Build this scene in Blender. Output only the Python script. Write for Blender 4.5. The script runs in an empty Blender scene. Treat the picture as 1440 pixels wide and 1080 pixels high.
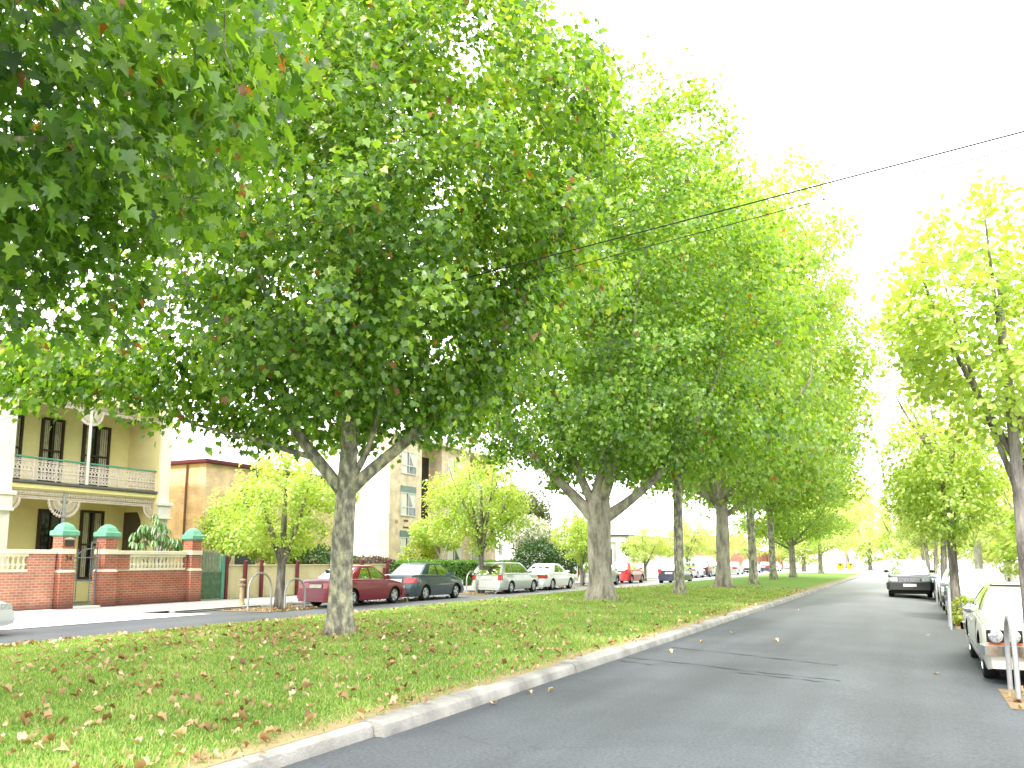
import bpy, math, random
import numpy as np
from mathutils import Vector, Matrix
PI = math.pi
random.seed(7)
sc = bpy.context.scene
COL = sc.collection

# ------------------------------------------------------------------ helpers
class MB:
    def __init__(s):
        s.v = []; s.f = []; s.mi = []; s.cur = 0
    def add(s, vs, fs):
        o = len(s.v); s.v += [tuple(map(float, p)) for p in vs]
        for f in fs:
            s.f.append(tuple(i + o for i in f)); s.mi.append(s.cur)
        return s
    def box(s, a, b):
        x0, y0, z0 = [min(p, q) for p, q in zip(a, b)]; x1, y1, z1 = [max(p, q) for p, q in zip(a, b)]
        return s.add([(x0,y0,z0),(x1,y0,z0),(x1,y1,z0),(x0,y1,z0),(x0,y0,z1),(x1,y0,z1),(x1,y1,z1),(x0,y1,z1)],
                     [(0,3,2,1),(4,5,6,7),(0,1,5,4),(1,2,6,5),(2,3,7,6),(3,0,4,7)])
    def frus(s, c, z0, z1, a, b):           # square frustum, half sizes a at z0 and b at z1
        x, y = c
        return s.add([(x-a,y-a,z0),(x+a,y-a,z0),(x+a,y+a,z0),(x-a,y+a,z0),(x-b,y-b,z1),(x+b,y-b,z1),(x+b,y+b,z1),(x-b,y+b,z1)],
                     [(0,3,2,1),(4,5,6,7),(0,1,5,4),(1,2,6,5),(2,3,7,6),(3,0,4,7)])
    def tube(s, pts, rad, n=8, cap=True):
        pts = [Vector(p) for p in pts]; m = len(pts)
        if not isinstance(rad, (list, tuple)): rad = [rad]*m
        o = len(s.v); ref = None
        for i, p in enumerate(pts):
            d = (pts[min(i+1, m-1)] - pts[max(i-1, 0)]).normalized()
            if ref is None:
                ref = Vector((1,0,0)) if abs(d.x) < .8 else Vector((0,1,0))
            u = (ref - d*ref.dot(d)).normalized(); w = d.cross(u); ref = u
            for k in range(n):
                a = 2*PI*k/n
                s.v.append(tuple(p + (u*math.cos(a) + w*math.sin(a))*rad[i]))
        for i in range(m-1):
            for k in range(n):
                k2 = (k+1) % n
                s.f.append((o+i*n+k, o+i*n+k2, o+(i+1)*n+k2, o+(i+1)*n+k)); s.mi.append(s.cur)
        if cap:
            s.f.append(tuple(o+k for k in range(n))[::-1]); s.mi.append(s.cur)
            s.f.append(tuple(o+(m-1)*n+k for k in range(n))); s.mi.append(s.cur)
        return s
    def lathe(s, prof, c=(0,0,0), axis='z', n=16):
        o = len(s.v)
        for r, h in prof:
            for k in range(n):
                a = 2*PI*k/n; p, q = r*math.cos(a), r*math.sin(a)
                t = {'z': (p,q,h), 'y': (q,h,p), 'x': (h,p,q)}[axis]
                s.v.append((c[0]+t[0], c[1]+t[1], c[2]+t[2]))
        for i in range(len(prof)-1):
            for k in range(n):
                k2 = (k+1) % n
                s.f.append((o+i*n+k, o+i*n+k2, o+(i+1)*n+k2, o+(i+1)*n+k)); s.mi.append(s.cur)
        return s
    def prism(s, poly, axis, a, b):          # polygon extruded along an axis
        def P(p, q, h): return {'x': (h,p,q), 'y': (p,h,q), 'z': (p,q,h)}[axis]
        n = len(poly)
        return s.add([P(p,q,a) for p,q in poly] + [P(p,q,b) for p,q in poly],
                     [tuple(range(n))[::-1], tuple(range(n, 2*n))] + [(i,(i+1)%n,n+(i+1)%n,n+i) for i in range(n)])
    def grid(s, rows):
        o = len(s.v); h = len(rows); w = len(rows[0])
        for r in rows: s.v += [tuple(map(float, p)) for p in r]
        for i in range(h-1):
            for j in range(w-1):
                s.f.append((o+i*w+j, o+i*w+j+1, o+(i+1)*w+j+1, o+(i+1)*w+j)); s.mi.append(s.cur)
        return s
    def build(s, name, mats, parent=None, smooth=None, bevel=0, world=True):
        me = bpy.data.meshes.new(name); me.from_pydata(s.v, [], s.f)
        for m in (mats if isinstance(mats, (list, tuple)) else [mats]): me.materials.append(m)
        if max(s.mi, default=0) > 0: me.polygons.foreach_set('material_index', s.mi)
        if smooth is not None:
            me.polygons.foreach_set('use_smooth', [True]*len(s.f))
            me.set_sharp_from_angle(angle=math.radians(smooth))
        me.update()
        return link(name, me, parent, bevel, world)

def link(name, me, parent=None, bevel=0, world=True):
    o = bpy.data.objects.new(name, me); COL.objects.link(o)
    if parent is not None:
        o.parent = parent
        if world and parent.type == 'EMPTY': o.location = -parent.location
    if bevel:
        b = o.modifiers.new('Bevel', 'BEVEL'); b.width = bevel; b.segments = 2; b.limit_method = 'ANGLE'
    return o

def tag(o, label=None, cat=None, group=None, kind=None):
    if label: o['label'] = label
    if cat: o['category'] = cat
    if group: o['group'] = group
    if kind: o['kind'] = kind
    return o
def thing(name, label, cat, loc=(0,0,0), group=None, rz=0):
    o = bpy.data.objects.new(name, None); COL.objects.link(o); o.empty_display_size = .2
    o.location = loc; o.rotation_euler = (0,0,rz)
    return tag(o, label, cat, group)
def copy_tree(o, parent=None):
    c = o.copy(); COL.objects.link(c)
    if parent is not None: c.parent = parent
    for ch in list(o.children): copy_tree(ch, c)
    return c

# ------------------------------------------------------------------ materials
def nodes(name):
    m = bpy.data.materials.new(name); m.use_nodes = True
    nt = m.node_tree; b = nt.nodes['Principled BSDF']
    return m, nt, b
def N(nt, t, **kw):
    n = nt.nodes.new(t)
    for k, v in kw.items():
        if k.startswith('i_'): n.inputs[k[2:].replace('_', ' ')].default_value = v
        else: setattr(n, k, v)
    return n
def c4(c): return (c[0], c[1], c[2], 1)
def M(name, col, rough=.75, col2=None, scale=4., bump=0., bscale=60., spec=.35, metal=0., coat=0., detail=6):
    m, nt, b = nodes(name)
    b.inputs['Base Color'].default_value = c4(col); b.inputs['Roughness'].default_value = rough
    b.inputs['Specular IOR Level'].default_value = spec; b.inputs['Metallic'].default_value = metal
    b.inputs['Coat Weight'].default_value = coat; b.inputs['Coat Roughness'].default_value = .04
    tc = N(nt, 'ShaderNodeTexCoord')
    if col2 is None and not metal and not coat: col2 = tuple(c*.8 for c in col)
    if col2:
        n1 = N(nt, 'ShaderNodeTexNoise', i_Scale=scale, i_Detail=detail, i_Roughness=.62)
        nt.links.new(tc.outputs['Object'], n1.inputs['Vector'])
        cr = N(nt, 'ShaderNodeValToRGB'); cr.color_ramp.elements[0].position = .36; cr.color_ramp.elements[1].position = .66
        cr.color_ramp.elements[0].color = c4(col2); cr.color_ramp.elements[1].color = c4(col)
        nt.links.new(n1.outputs['Fac'], cr.inputs['Fac']); nt.links.new(cr.outputs['Color'], b.inputs['Base Color'])
    if bump:
        n2 = N(nt, 'ShaderNodeTexNoise', i_Scale=bscale, i_Detail=4.)
        nt.links.new(tc.outputs['Object'], n2.inputs['Vector'])
        bp = N(nt, 'ShaderNodeBump', i_Strength=bump, i_Distance=.02)
        nt.links.new(n2.outputs['Fac'], bp.inputs['Height']); nt.links.new(bp.outputs['Normal'], b.inputs['Normal'])
    return m
def brick_mat(name, c1, c2, mortar, bw=.235, bh=.08, ms=.009, dark_low=None):
    m, nt, b = nodes(name); b.inputs['Roughness'].default_value = .85; b.inputs['Specular IOR Level'].default_value = .2
    tc = N(nt, 'ShaderNodeTexCoord'); sx = N(nt, 'ShaderNodeSeparateXYZ'); nt.links.new(tc.outputs['Object'], sx.inputs[0])
    ad = N(nt, 'ShaderNodeMath', operation='ADD'); nt.links.new(sx.outputs['X'], ad.inputs[0]); nt.links.new(sx.outputs['Y'], ad.inputs[1])
    cb = N(nt, 'ShaderNodeCombineXYZ'); nt.links.new(ad.outputs[0], cb.inputs['X']); nt.links.new(sx.outputs['Z'], cb.inputs['Y'])
    br = N(nt, 'ShaderNodeTexBrick', i_Scale=1.0); br.inputs['Brick Width'].default_value = bw; br.inputs['Row Height'].default_value = bh
    br.inputs['Mortar Size'].default_value = ms; br.inputs['Color1'].default_value = c4(c1); br.inputs['Color2'].default_value = c4(c2); br.inputs['Mortar'].default_value = c4(mortar)
    nt.links.new(cb.outputs[0], br.inputs['Vector'])
    nz = N(nt, 'ShaderNodeTexNoise', i_Scale=1.6, i_Detail=6.); nt.links.new(tc.outputs['Object'], nz.inputs['Vector'])
    mr = N(nt, 'ShaderNodeMapRange'); mr.inputs['From Min'].default_value = .3; mr.inputs['From Max'].default_value = .7; mr.inputs['To Min'].default_value = .72; mr.inputs['To Max'].default_value = 1.12
    nt.links.new(nz.outputs['Fac'], mr.inputs['Value'])
    mx = N(nt, 'ShaderNodeMix', data_type='RGBA', blend_type='MULTIPLY'); mx.inputs['Factor'].default_value = 1
    nt.links.new(br.outputs['Color'], mx.inputs['A']); nt.links.new(mr.outputs['Result'], mx.inputs['B'])
    out = mx.outputs['Result']
    if dark_low:                                   # darker courses towards the ground
        m2 = N(nt, 'ShaderNodeMapRange'); m2.inputs['From Min'].default_value = dark_low[0]; m2.inputs['From Max'].default_value = dark_low[1]
        nt.links.new(sx.outputs['Z'], m2.inputs['Value'])
        m3 = N(nt, 'ShaderNodeMix', data_type='RGBA'); m3.inputs['A'].default_value = c4(dark_low[2]); nt.links.new(m2.outputs['Result'], m3.inputs['Factor']); nt.links.new(out, m3.inputs['B']); out = m3.outputs['Result']
    nt.links.new(out, b.inputs['Base Color'])
    bp = N(nt, 'ShaderNodeBump', i_Strength=.35, i_Distance=.01, invert=True); nt.links.new(br.outputs['Fac'], bp.inputs['Height']); nt.links.new(bp.outputs['Normal'], b.inputs['Normal'])
    return m
def leaf_mat(name, stops, trans=.45, gloss=.06):
    m = bpy.data.materials.new(name); m.use_nodes = True; nt = m.node_tree; nt.nodes.clear()
    at = N(nt, 'ShaderNodeAttribute', attribute_name='tint')
    cr = N(nt, 'ShaderNodeValToRGB'); e = cr.color_ramp.elements
    while len(e) < len(stops): e.new(.5)
    for i, (p, c) in enumerate(stops): e[i].position = p; e[i].color = c4(c)
    nt.links.new(at.outputs['Fac'], cr.inputs['Fac'])
    d = N(nt, 'ShaderNodeBsdfDiffuse'); t = N(nt, 'ShaderNodeBsdfTranslucent'); g = N(nt, 'ShaderNodeBsdfGlossy'); g.inputs['Roughness'].default_value = .42
    hs = N(nt, 'ShaderNodeMix', data_type='RGBA', blend_type='MULTIPLY'); hs.inputs['Factor'].default_value = 1; hs.inputs['B'].default_value = (1.75, 1.55, .7, 1); hs.clamp_result = False
    nt.links.new(cr.outputs['Color'], d.inputs['Color']); nt.links.new(cr.outputs['Color'], hs.inputs['A']); nt.links.new(hs.outputs['Result'], t.inputs['Color'])
    m1 = N(nt, 'ShaderNodeMixShader'); m1.inputs[0].default_value = trans; m2 = N(nt, 'ShaderNodeMixShader'); m2.inputs[0].default_value = gloss
    nt.links.new(d.outputs[0], m1.inputs[1]); nt.links.new(t.outputs[0], m1.inputs[2]); nt.links.new(m1.outputs[0], m2.inputs[1]); nt.links.new(g.outputs[0], m2.inputs[2])
    o = N(nt, 'ShaderNodeOutputMaterial'); nt.links.new(m2.outputs[0], o.inputs[0])
    return m
def bark_mat(name, cols, scale=5., stretch=.45, bump=.5):
    m, nt, b = nodes(name); b.inputs['Roughness'].default_value = .9; b.inputs['Specular IOR Level'].default_value = .15
    tc = N(nt, 'ShaderNodeTexCoord'); mp = N(nt, 'ShaderNodeMapping'); mp.inputs['Scale'].default_value = (1,1,stretch)
    nt.links.new(tc.outputs['Object'], mp.inputs['Vector'])
    nz = N(nt, 'ShaderNodeTexNoise', i_Scale=scale, i_Detail=3., i_Roughness=.5); nt.links.new(mp.outputs[0], nz.inputs['Vector'])
    cr = N(nt, 'ShaderNodeValToRGB'); e = cr.color_ramp.elements; cr.color_ramp.interpolation = 'LINEAR'
    while len(e) < len(cols): e.new(.5)
    for i, (p, c) in enumerate(cols): e[i].position = p; e[i].color = c4(c)
    nt.links.new(nz.outputs['Fac'], cr.inputs['Fac'])
    n2 = N(nt, 'ShaderNodeTexNoise', i_Scale=scale*7, i_Detail=5.); nt.links.new(mp.outputs[0], n2.inputs['Vector'])
    mx = N(nt, 'ShaderNodeMix', data_type='RGBA', blend_type='OVERLAY'); mx.inputs['Factor'].default_value = .55
    nt.links.new(cr.outputs[0], mx.inputs['A']); nt.links.new(n2.outputs['Fac'], mx.inputs['B']); nt.links.new(mx.outputs['Result'], b.inputs['Base Color'])
    bp = N(nt, 'ShaderNodeBump', i_Strength=bump, i_Distance=.02); nt.links.new(n2.outputs['Fac'], bp.inputs['Height']); nt.links.new(bp.outputs['Normal'], b.inputs['Normal'])
    return m
def paint(name, c, metal=.0): return M(name, c, rough=.32, spec=.5, metal=metal, coat=.8)

BLACK = M('black_rubber', (.012,.012,.013), .8); DARKP = M('dark_plastic', (.02,.02,.022), .55)
CHROME = M('chrome', (.75,.75,.78), .12, metal=1.); ALLOY = M('alloy', (.55,.56,.58), .3, metal=.6)
STEEL = M('galvanised_steel', (.42,.43,.43), .4, (.34,.35,.36), 12., metal=.35)
def glass_mat(name, tint, refl):
    m, nt, b = nodes(name); b.inputs['Base Color'].default_value = c4(tint); b.inputs['Roughness'].default_value = .04; b.inputs['Specular IOR Level'].default_value = refl
    return m

def clear_glass(name, tint):
    m = bpy.data.materials.new(name); m.use_nodes = True; nt = m.node_tree; nt.nodes.clear()
    t = N(nt, 'ShaderNodeBsdfTransparent'); t.inputs[0].default_value = c4(tint); g = N(nt, 'ShaderNodeBsdfGlossy'); g.inputs['Roughness'].default_value = .03; g.inputs['Color'].default_value = (.9,.93,.95,1)
    fr = N(nt, 'ShaderNodeFresnel'); fr.inputs['IOR'].default_value = 1.6
    mr = N(nt, 'ShaderNodeMath', operation='MULTIPLY_ADD'); mr.inputs[1].default_value = 1.3; mr.inputs[2].default_value = .03; mr.use_clamp = True; nt.links.new(fr.outputs[0], mr.inputs[0])
    mx = N(nt, 'ShaderNodeMixShader'); nt.links.new(mr.outputs[0], mx.inputs[0]); nt.links.new(t.outputs[0], mx.inputs[1]); nt.links.new(g.outputs[0], mx.inputs[2])
    o = N(nt, 'ShaderNodeOutputMaterial'); nt.links.new(mx.outputs[0], o.inputs[0]); return m
CARGLASS = clear_glass('car_glass', (.55,.64,.60)); WINGLASS = glass_mat('window_glass', (.10,.12,.12), .7); DARKGLASS = glass_mat('dark_window_glass', (.012,.011,.01), .5)
REDLAMP = M('red_lens', (.42,.012,.02), .15, spec=.6, coat=.6); CLEARLAMP = M('clear_lens', (.62,.63,.66), .12, (.3,.31,.33), 14., spec=.8, coat=.8); AMBER = M('amber_lens', (.55,.12,.02), .2, coat=.5)
PLATE = M('plate_white', (.78,.78,.76), .5)

# ------------------------------------------------------------------ ground
ROADR, KERBR, ROADL = 3.0, -4.45, -20.2
MEDL, MEDEND = -14.25, 97.
def zroad(x):
    if x < -1: return 0.
    return -.1*(x+1)/1.9 if x < .9 else -.1 - .03*(x-.9)/2.1
def zmed(x, y):
    t = min(1, max(0, (x-MEDL-.15)/(KERBR-.15-MEDL-.15)))
    return .125 + .13*math.sin(PI*t)**.8 + .012*math.sin(1.3*x+.9*y)*math.sin(.8*y-x)*math.sin(PI*t)
def asphalt():
    m, nt, b = nodes('asphalt'); b.inputs['Roughness'].default_value = .62; b.inputs['Specular IOR Level'].default_value = .45
    tc = N(nt, 'ShaderNodeTexCoord')
    fine = N(nt, 'ShaderNodeTexNoise', i_Scale=32., i_Detail=6., i_Roughness=.8); nt.links.new(tc.outputs['Object'], fine.inputs['Vector'])
    vo = N(nt, 'ShaderNodeTexVoronoi', i_Scale=90.); nt.links.new(tc.outputs['Object'], vo.inputs['Vector'])
    mp = N(nt, 'ShaderNodeMapping'); mp.inputs['Scale'].default_value = (.9,.05,1); nt.links.new(tc.outputs['Object'], mp.inputs['Vector'])
    lane = N(nt, 'ShaderNodeTexNoise', i_Scale=1.2, i_Detail=5.); nt.links.new(mp.outputs[0], lane.inputs['Vector'])
    big = N(nt, 'ShaderNodeTexNoise', i_Scale=.55, i_Detail=8., i_Roughness=.6); nt.links.new(tc.outputs['Object'], big.inputs['Vector'])
    r1 = N(nt, 'ShaderNodeValToRGB'); e = r1.color_ramp.elements; e[0].position = .36; e[1].position = .66; e[0].color = (.032,.037,.044,1); e[1].color = (.108,.118,.132,1)
    nt.links.new(fine.outputs['Fac'], r1.inputs['Fac'])
    r2 = N(nt, 'ShaderNodeMapRange'); r2.inputs['From Min'].default_value = .3; r2.inputs['From Max'].default_value = .7; r2.inputs['To Min'].default_value = .74; r2.inputs['To Max'].default_value = 1.25; nt.links.new(lane.outputs['Fac'], r2.inputs['Value'])
    r3 = N(nt, 'ShaderNodeMapRange'); r3.inputs['From Min'].default_value = .3; r3.inputs['From Max'].default_value = .7; r3.inputs['To Min'].default_value = .8; r3.inputs['To Max'].default_value = 1.2; nt.links.new(big.outputs['Fac'], r3.inputs['Value'])
    mu = N(nt, 'ShaderNodeMath', operation='MULTIPLY'); nt.links.new(r2.outputs[0], mu.inputs[0]); nt.links.new(r3.outputs[0], mu.inputs[1])
    mx = N(nt, 'ShaderNodeMix', data_type='RGBA', blend_type='MULTIPLY'); mx.inputs['Factor'].default_value = 1; nt.links.new(r1.outputs[0], mx.inputs['A']); nt.links.new(mu.outputs[0], mx.inputs['B'])
    # pale aggregate chips
    ch = N(nt, 'ShaderNodeMath', operation='LESS_THAN'); ch.inputs[1].default_value = .16; nt.links.new(vo.outputs['Distance'], ch.inputs[0])
    wn = N(nt, 'ShaderNodeTexWhiteNoise'); nt.links.new(vo.outputs['Position'], wn.inputs['Vector'])
    gt = N(nt, 'ShaderNodeMath', operation='GREATER_THAN'); gt.inputs[1].default_value = .72; nt.links.new(wn.outputs['Value'], gt.inputs[0])
    cm = N(nt, 'ShaderNodeMath', operation='MULTIPLY'); nt.links.new(ch.outputs[0], cm.inputs[0]); nt.links.new(gt.outputs[0], cm.inputs[1])
    m4 = N(nt, 'ShaderNodeMix', data_type='RGBA'); m4.inputs['B'].default_value = (.2,.2,.19,1); nt.links.new(cm.outputs[0], m4.inputs['Factor']); nt.links.new(mx.outputs['Result'], m4.inputs['A'])
    dn = N(nt, 'ShaderNodeTexNoise', i_Scale=1.3, i_Detail=5.); nt.links.new(tc.outputs['Object'], dn.inputs['Vector'])
    va = N(nt, 'ShaderNodeMix', data_type='RGBA', blend_type='ADD'); va.inputs['Factor'].default_value = .9; nt.links.new(tc.outputs['Object'], va.inputs['A']); nt.links.new(dn.outputs['Color'], va.inputs['B'])
    cv = N(nt, 'ShaderNodeTexVoronoi', feature='DISTANCE_TO_EDGE', i_Scale=.33); nt.links.new(va.outputs['Result'], cv.inputs['Vector'])
    cl = N(nt, 'ShaderNodeMapRange'); cl.inputs['From Min'].default_value = .0015; cl.inputs['From Max'].default_value = .006; cl.inputs['To Min'].default_value = .3; cl.inputs['To Max'].default_value = 0; nt.links.new(cv.outputs['Distance'], cl.inputs['Value'])
    cn = N(nt, 'ShaderNodeTexNoise', i_Scale=.35, i_Detail=4.); nt.links.new(tc.outputs['Object'], cn.inputs['Vector'])
    ck = N(nt, 'ShaderNodeMapRange'); ck.inputs['From Min'].default_value = .52; ck.inputs['From Max'].default_value = .6; nt.links.new(cn.outputs['Fac'], ck.inputs['Value'])
    cc = N(nt, 'ShaderNodeMath', operation='MULTIPLY'); nt.links.new(cl.outputs[0], cc.inputs[0]); nt.links.new(ck.outputs[0], cc.inputs[1])
    m6 = N(nt, 'ShaderNodeMix', data_type='RGBA'); m6.inputs['B'].default_value = (.012,.012,.013,1); nt.links.new(cc.outputs[0], m6.inputs['Factor']); nt.links.new(m4.outputs['Result'], m6.inputs['A']); m4 = m6
    sx = N(nt, 'ShaderNodeSeparateXYZ'); nt.links.new(tc.outputs['Object'], sx.inputs[0])     # glare up the street painted in: paler with distance
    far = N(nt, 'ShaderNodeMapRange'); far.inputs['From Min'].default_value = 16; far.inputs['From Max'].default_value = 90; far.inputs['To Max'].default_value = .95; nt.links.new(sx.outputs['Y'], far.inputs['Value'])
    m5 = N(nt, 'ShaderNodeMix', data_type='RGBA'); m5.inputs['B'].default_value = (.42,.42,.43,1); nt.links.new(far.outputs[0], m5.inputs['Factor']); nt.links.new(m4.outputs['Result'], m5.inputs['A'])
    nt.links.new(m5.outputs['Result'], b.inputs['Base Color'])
    bp = N(nt, 'ShaderNodeBump', i_Strength=.35, i_Distance=.006); nt.links.new(fine.outputs['Fac'], bp.inputs['Height']); nt.links.new(bp.outputs['Normal'], b.inputs['Normal'])
    return m
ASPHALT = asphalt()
CONC = M('kerb_concrete', (.44,.425,.385), .9, (.22,.215,.195), 1.6, .5, 45., detail=9)
PATH = M('footpath_asphalt', (.34,.33,.32), .9, (.24,.24,.235), 1.2, .3, 60.)
mb = MB(); mb.box((-700,-400,-.6), (700,900,-.3)); tag(mb.build('ground', M('bare_ground', (.2,.2,.14), .95, (.12,.13,.07), .3)), kind='structure')
ys = [-40, 0, 10, 20, 40, 70, 110, 160, 240, 420]
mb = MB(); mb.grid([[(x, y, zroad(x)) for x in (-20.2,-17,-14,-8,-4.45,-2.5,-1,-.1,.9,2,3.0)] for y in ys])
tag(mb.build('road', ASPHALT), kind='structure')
mb = MB(); mb.grid([[(x, y, .09+.003*(x+20.35)) for y in ys] for x in (-20.35,-22,-24.35)][::-1])
mb.grid([[(x, y, .015) for y in ys] for x in (3.16,4.5,6.4)][::-1])
tag(mb.build('footpath', PATH), kind='structure')
mb = MB(); mb.grid([[(x, y, .06) for y in ys] for x in (-24.36,-40,-90)][::-1]); mb.grid([[(x, y, .0) for y in ys] for x in (6.41,20,80)][::-1])
tag(mb.build('garden_ground', M('garden_soil', (.2,.2,.1), .95, (.1,.13,.05), .8)), kind='structure')
# pale concrete crossover and driveway on the left footpath
mb = MB(); mb.grid([[(-20.7,6,.1),(-20.7,17.2,.1)],[(-24.2,5,.098),(-24.2,17.4,.098)]][::-1])
mb.grid([[(-19.0,6,.012),(-19.0,19.,.012)],[(-20.7,6,.1),(-20.7,17.2,.1)]][::-1])
tag(mb.build('driveway', M('driveway_concrete', (.62,.6,.56), .9, (.5,.48,.45), 1.)), kind='structure')
# kerbs: segments with a thin joint gap, one knocked out of line
def kerb(name, xf, xb, y0, y1, ztop, segl, zf, label=None, shift=None):
    mb = MB(); y = y0; i = 0
    while y < y1:
        e = min(y+segl, y1); d = shift(i, y) if shift else random.uniform(-.006,.006)
        s = 1 if xf > xb else -1
        pr = [(xf+d, zf-.15), (xf+d, zf+.03), (xf+d-s*.02, ztop-.03), (xf+d-s*.055, ztop-.004), (xf+d-s*.085, ztop), (xb+d, ztop), (xb+d, zf-.15)]
        dz = random.uniform(-.004,.004)
        mb.prism([(p, q+dz) for p, q in pr], 'y', y+.006, e-.006); y = e; i += 1
    return tag(mb.build(name, CONC, smooth=35), kind='structure')
kerb('median_kerb', -4.42, -4.72, -8, MEDEND, .13, 2.43, 0, shift=lambda i, y: (-.1 if 3 < y < 5.5 else (.0 if y > 5 else -.06)) + random.uniform(-.012,.012))
kerb('median_kerb', MEDL-.2, MEDL+.06, -8, MEDEND, .12, 2.5, 0)
kerb('street_kerb', 3.0, 3.16, -8, 130, .03, 2.5, -.14)
kerb('street_kerb', -20.2, -20.42, 18.6, 130, .1, 2.5, 0)
mb = MB(); mb.prism([(KERBR, -.1), (KERBR, .126), (MEDL, .126), (MEDL, -.1)], 'y', MEDEND, MEDEND+.2); tag(mb.build('median_kerb', CONC), kind='structure')
# dark strip along the kerb face beside the hydrant
mb = MB(); mb.grid([[(-20.192,18.7,.0),(-20.192,22.4,.0)],[(-20.21,18.7,.075),(-20.21,22.4,.075)]]); tag(mb.build('kerb_dark', M('kerb_dark', (.05,.045,.045), .9)), kind='structure')
# grass sheet of the median
def grass_base():
    m, nt, b = nodes('lawn'); b.inputs['Roughness'].default_value = .95; b.inputs['Specular IOR Level'].default_value = .1
    tc = N(nt, 'ShaderNodeTexCoord'); n1 = N(nt, 'ShaderNodeTexNoise', i_Scale=1.1, i_Detail=7., i_Roughness=.65); n2 = N(nt, 'ShaderNodeTexNoise', i_Scale=26., i_Detail=5., i_Roughness=.7)
    for n in (n1, n2): nt.links.new(tc.outputs['Object'], n.inputs['Vector'])
    r = N(nt, 'ShaderNodeValToRGB'); e = r.color_ramp.elements; e[0].position = .3; e[0].color = (.09,.18,.03,1); e[1].position = .72; e[1].color = (.26,.40,.09,1)
    nt.links.new(n2.outputs['Fac'], r.inputs['Fac'])
    r2 = N(nt, 'ShaderNodeValToRGB'); e = r2.color_ramp.elements; e[0].position = .57; e[0].color = (0,0,0,1); e[1].position = .75; e[1].color = (.8,.8,.8,1); nt.links.new(n1.outputs['Fac'], r2.inputs['Fac'])
    mx = N(nt, 'ShaderNodeMix', data_type='RGBA'); mx.inputs['B'].default_value = (.22,.2,.07,1); nt.links.new(r2.outputs[0], mx.inputs['Factor']); nt.links.new(r.outputs[0], mx.inputs['A'])
    sx = N(nt, 'ShaderNodeSeparateXYZ'); nt.links.new(tc.outputs['Object'], sx.inputs[0])
    ad = N(nt, 'ShaderNodeMath', operation='MULTIPLY_ADD'); ad.inputs[1].default_value = .55; nt.links.new(n2.outputs['Fac'], ad.inputs[0]); nt.links.new(sx.outputs['X'], ad.inputs[2])
    mr = N(nt, 'ShaderNodeMapRange'); mr.inputs['From Min'].default_value = -4.86; mr.inputs['From Max'].default_value = -4.62; nt.links.new(ad.outputs[0], mr.inputs['Value'])
    m2 = N(nt, 'ShaderNodeMix', data_type='RGBA'); m2.inputs['B'].default_value = (.36,.28,.15,1); nt.links.new(mr.outputs[0], m2.inputs['Factor']); nt.links.new(mx.outputs['Result'], m2.inputs['A'])
    nt.links.new(m2.outputs['Result'], b.inputs['Base Color'])
    bp = N(nt, 'ShaderNodeBump', i_Strength=.6, i_Distance=.03); nt.links.new(n2.outputs['Fac'], bp.inputs['Height']); nt.links.new(bp.outputs['Normal'], b.inputs['Normal'])
    return m
mb = MB(); xs = [MEDL+.05 + (KERBR-.2-MEDL-.05)*i/28 for i in range(29)]
mb.grid([[(x, y, zmed(x,y)) for x in xs] for y in [-8 + i*.75 for i in range(int((MEDEND+8)/.75)+1)]])
tag(mb.build('median_lawn', grass_base(), smooth=60), kind='structure')

# ------------------------------------------------------------------ instanced-by-numpy meshes (leaves, blades)
def soup(name, C_, T_, N_, S_, tmpl, tris, tint, mat):
    nl = len(C_); tm = np.array(tmpl, float); tr = np.array(tris, int)
    T_ = T_/np.maximum(np.linalg.norm(T_, axis=1, keepdims=True), 1e-6)
    N_ = N_ - T_*np.sum(N_*T_, axis=1, keepdims=True); N_ = N_/np.maximum(np.linalg.norm(N_, axis=1, keepdims=True), 1e-6)
    X_ = np.cross(T_, N_)
    V = C_[:,None,:] + S_[:,None,None]*(tm[None,:,0,None]*X_[:,None,:] + tm[None,:,1,None]*T_[:,None,:] + tm[None,:,2,None]*N_[:,None,:])
    F = (np.arange(nl)[:,None,None]*len(tm) + tr[None,:,:]).reshape(-1)
    me = bpy.data.meshes.new(name); me.vertices.add(nl*len(tm)); me.vertices.foreach_set('co', V.reshape(-1).astype(np.float32))
    nf = nl*len(tr); me.loops.add(nf*3); me.loops.foreach_set('vertex_index', F.astype(np.int32))
    me.polygons.add(nf); me.polygons.foreach_set('loop_start', (np.arange(nf)*3).astype(np.int32))
    at = me.attributes.new('tint', 'FLOAT', 'POINT'); at.data.foreach_set('value', np.repeat(tint, len(tm)).astype(np.float32))
    me.materials.append(mat); me.update(calc_edges=True); me.validate()
    return me
half = [(.24,-.07,.05),(.5,.08,.13),(.39,.29,.10),(.57,.53,.12),(.29,.62,.08)]
PLANE_LEAF = [(0,.3,.0),(0,0,0)] + half + [(0,1.,-.16)] + [(-x,y,z) for x,y,z in half[::-1]]
_sh = [(.2,-.07,.05),(.56,.04,.16),(.33,.27,.09),(.66,.56,.15),(.24,.6,.06)]
SHARP_LEAF = [(0,.3,.0),(0,0,0)] + _sh + [(0,1.08,-.2)] + [(-x,y,z) for x,y,z in _sh[::-1]]
PLANE_TRI = [(0,i,i+1) for i in range(1,12)] + [(0,12,1)]
SMALL_LEAF = [(0,0,0),(.38,.45,-.05),(.22,.95,-.1),(-.22,.95,-.1),(-.38,.45,-.05),(0,.5,.04)]
SMALL_TRI = [(5,0,1),(5,1,2),(5,2,3),(5,3,4),(5,4,0)]
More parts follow.
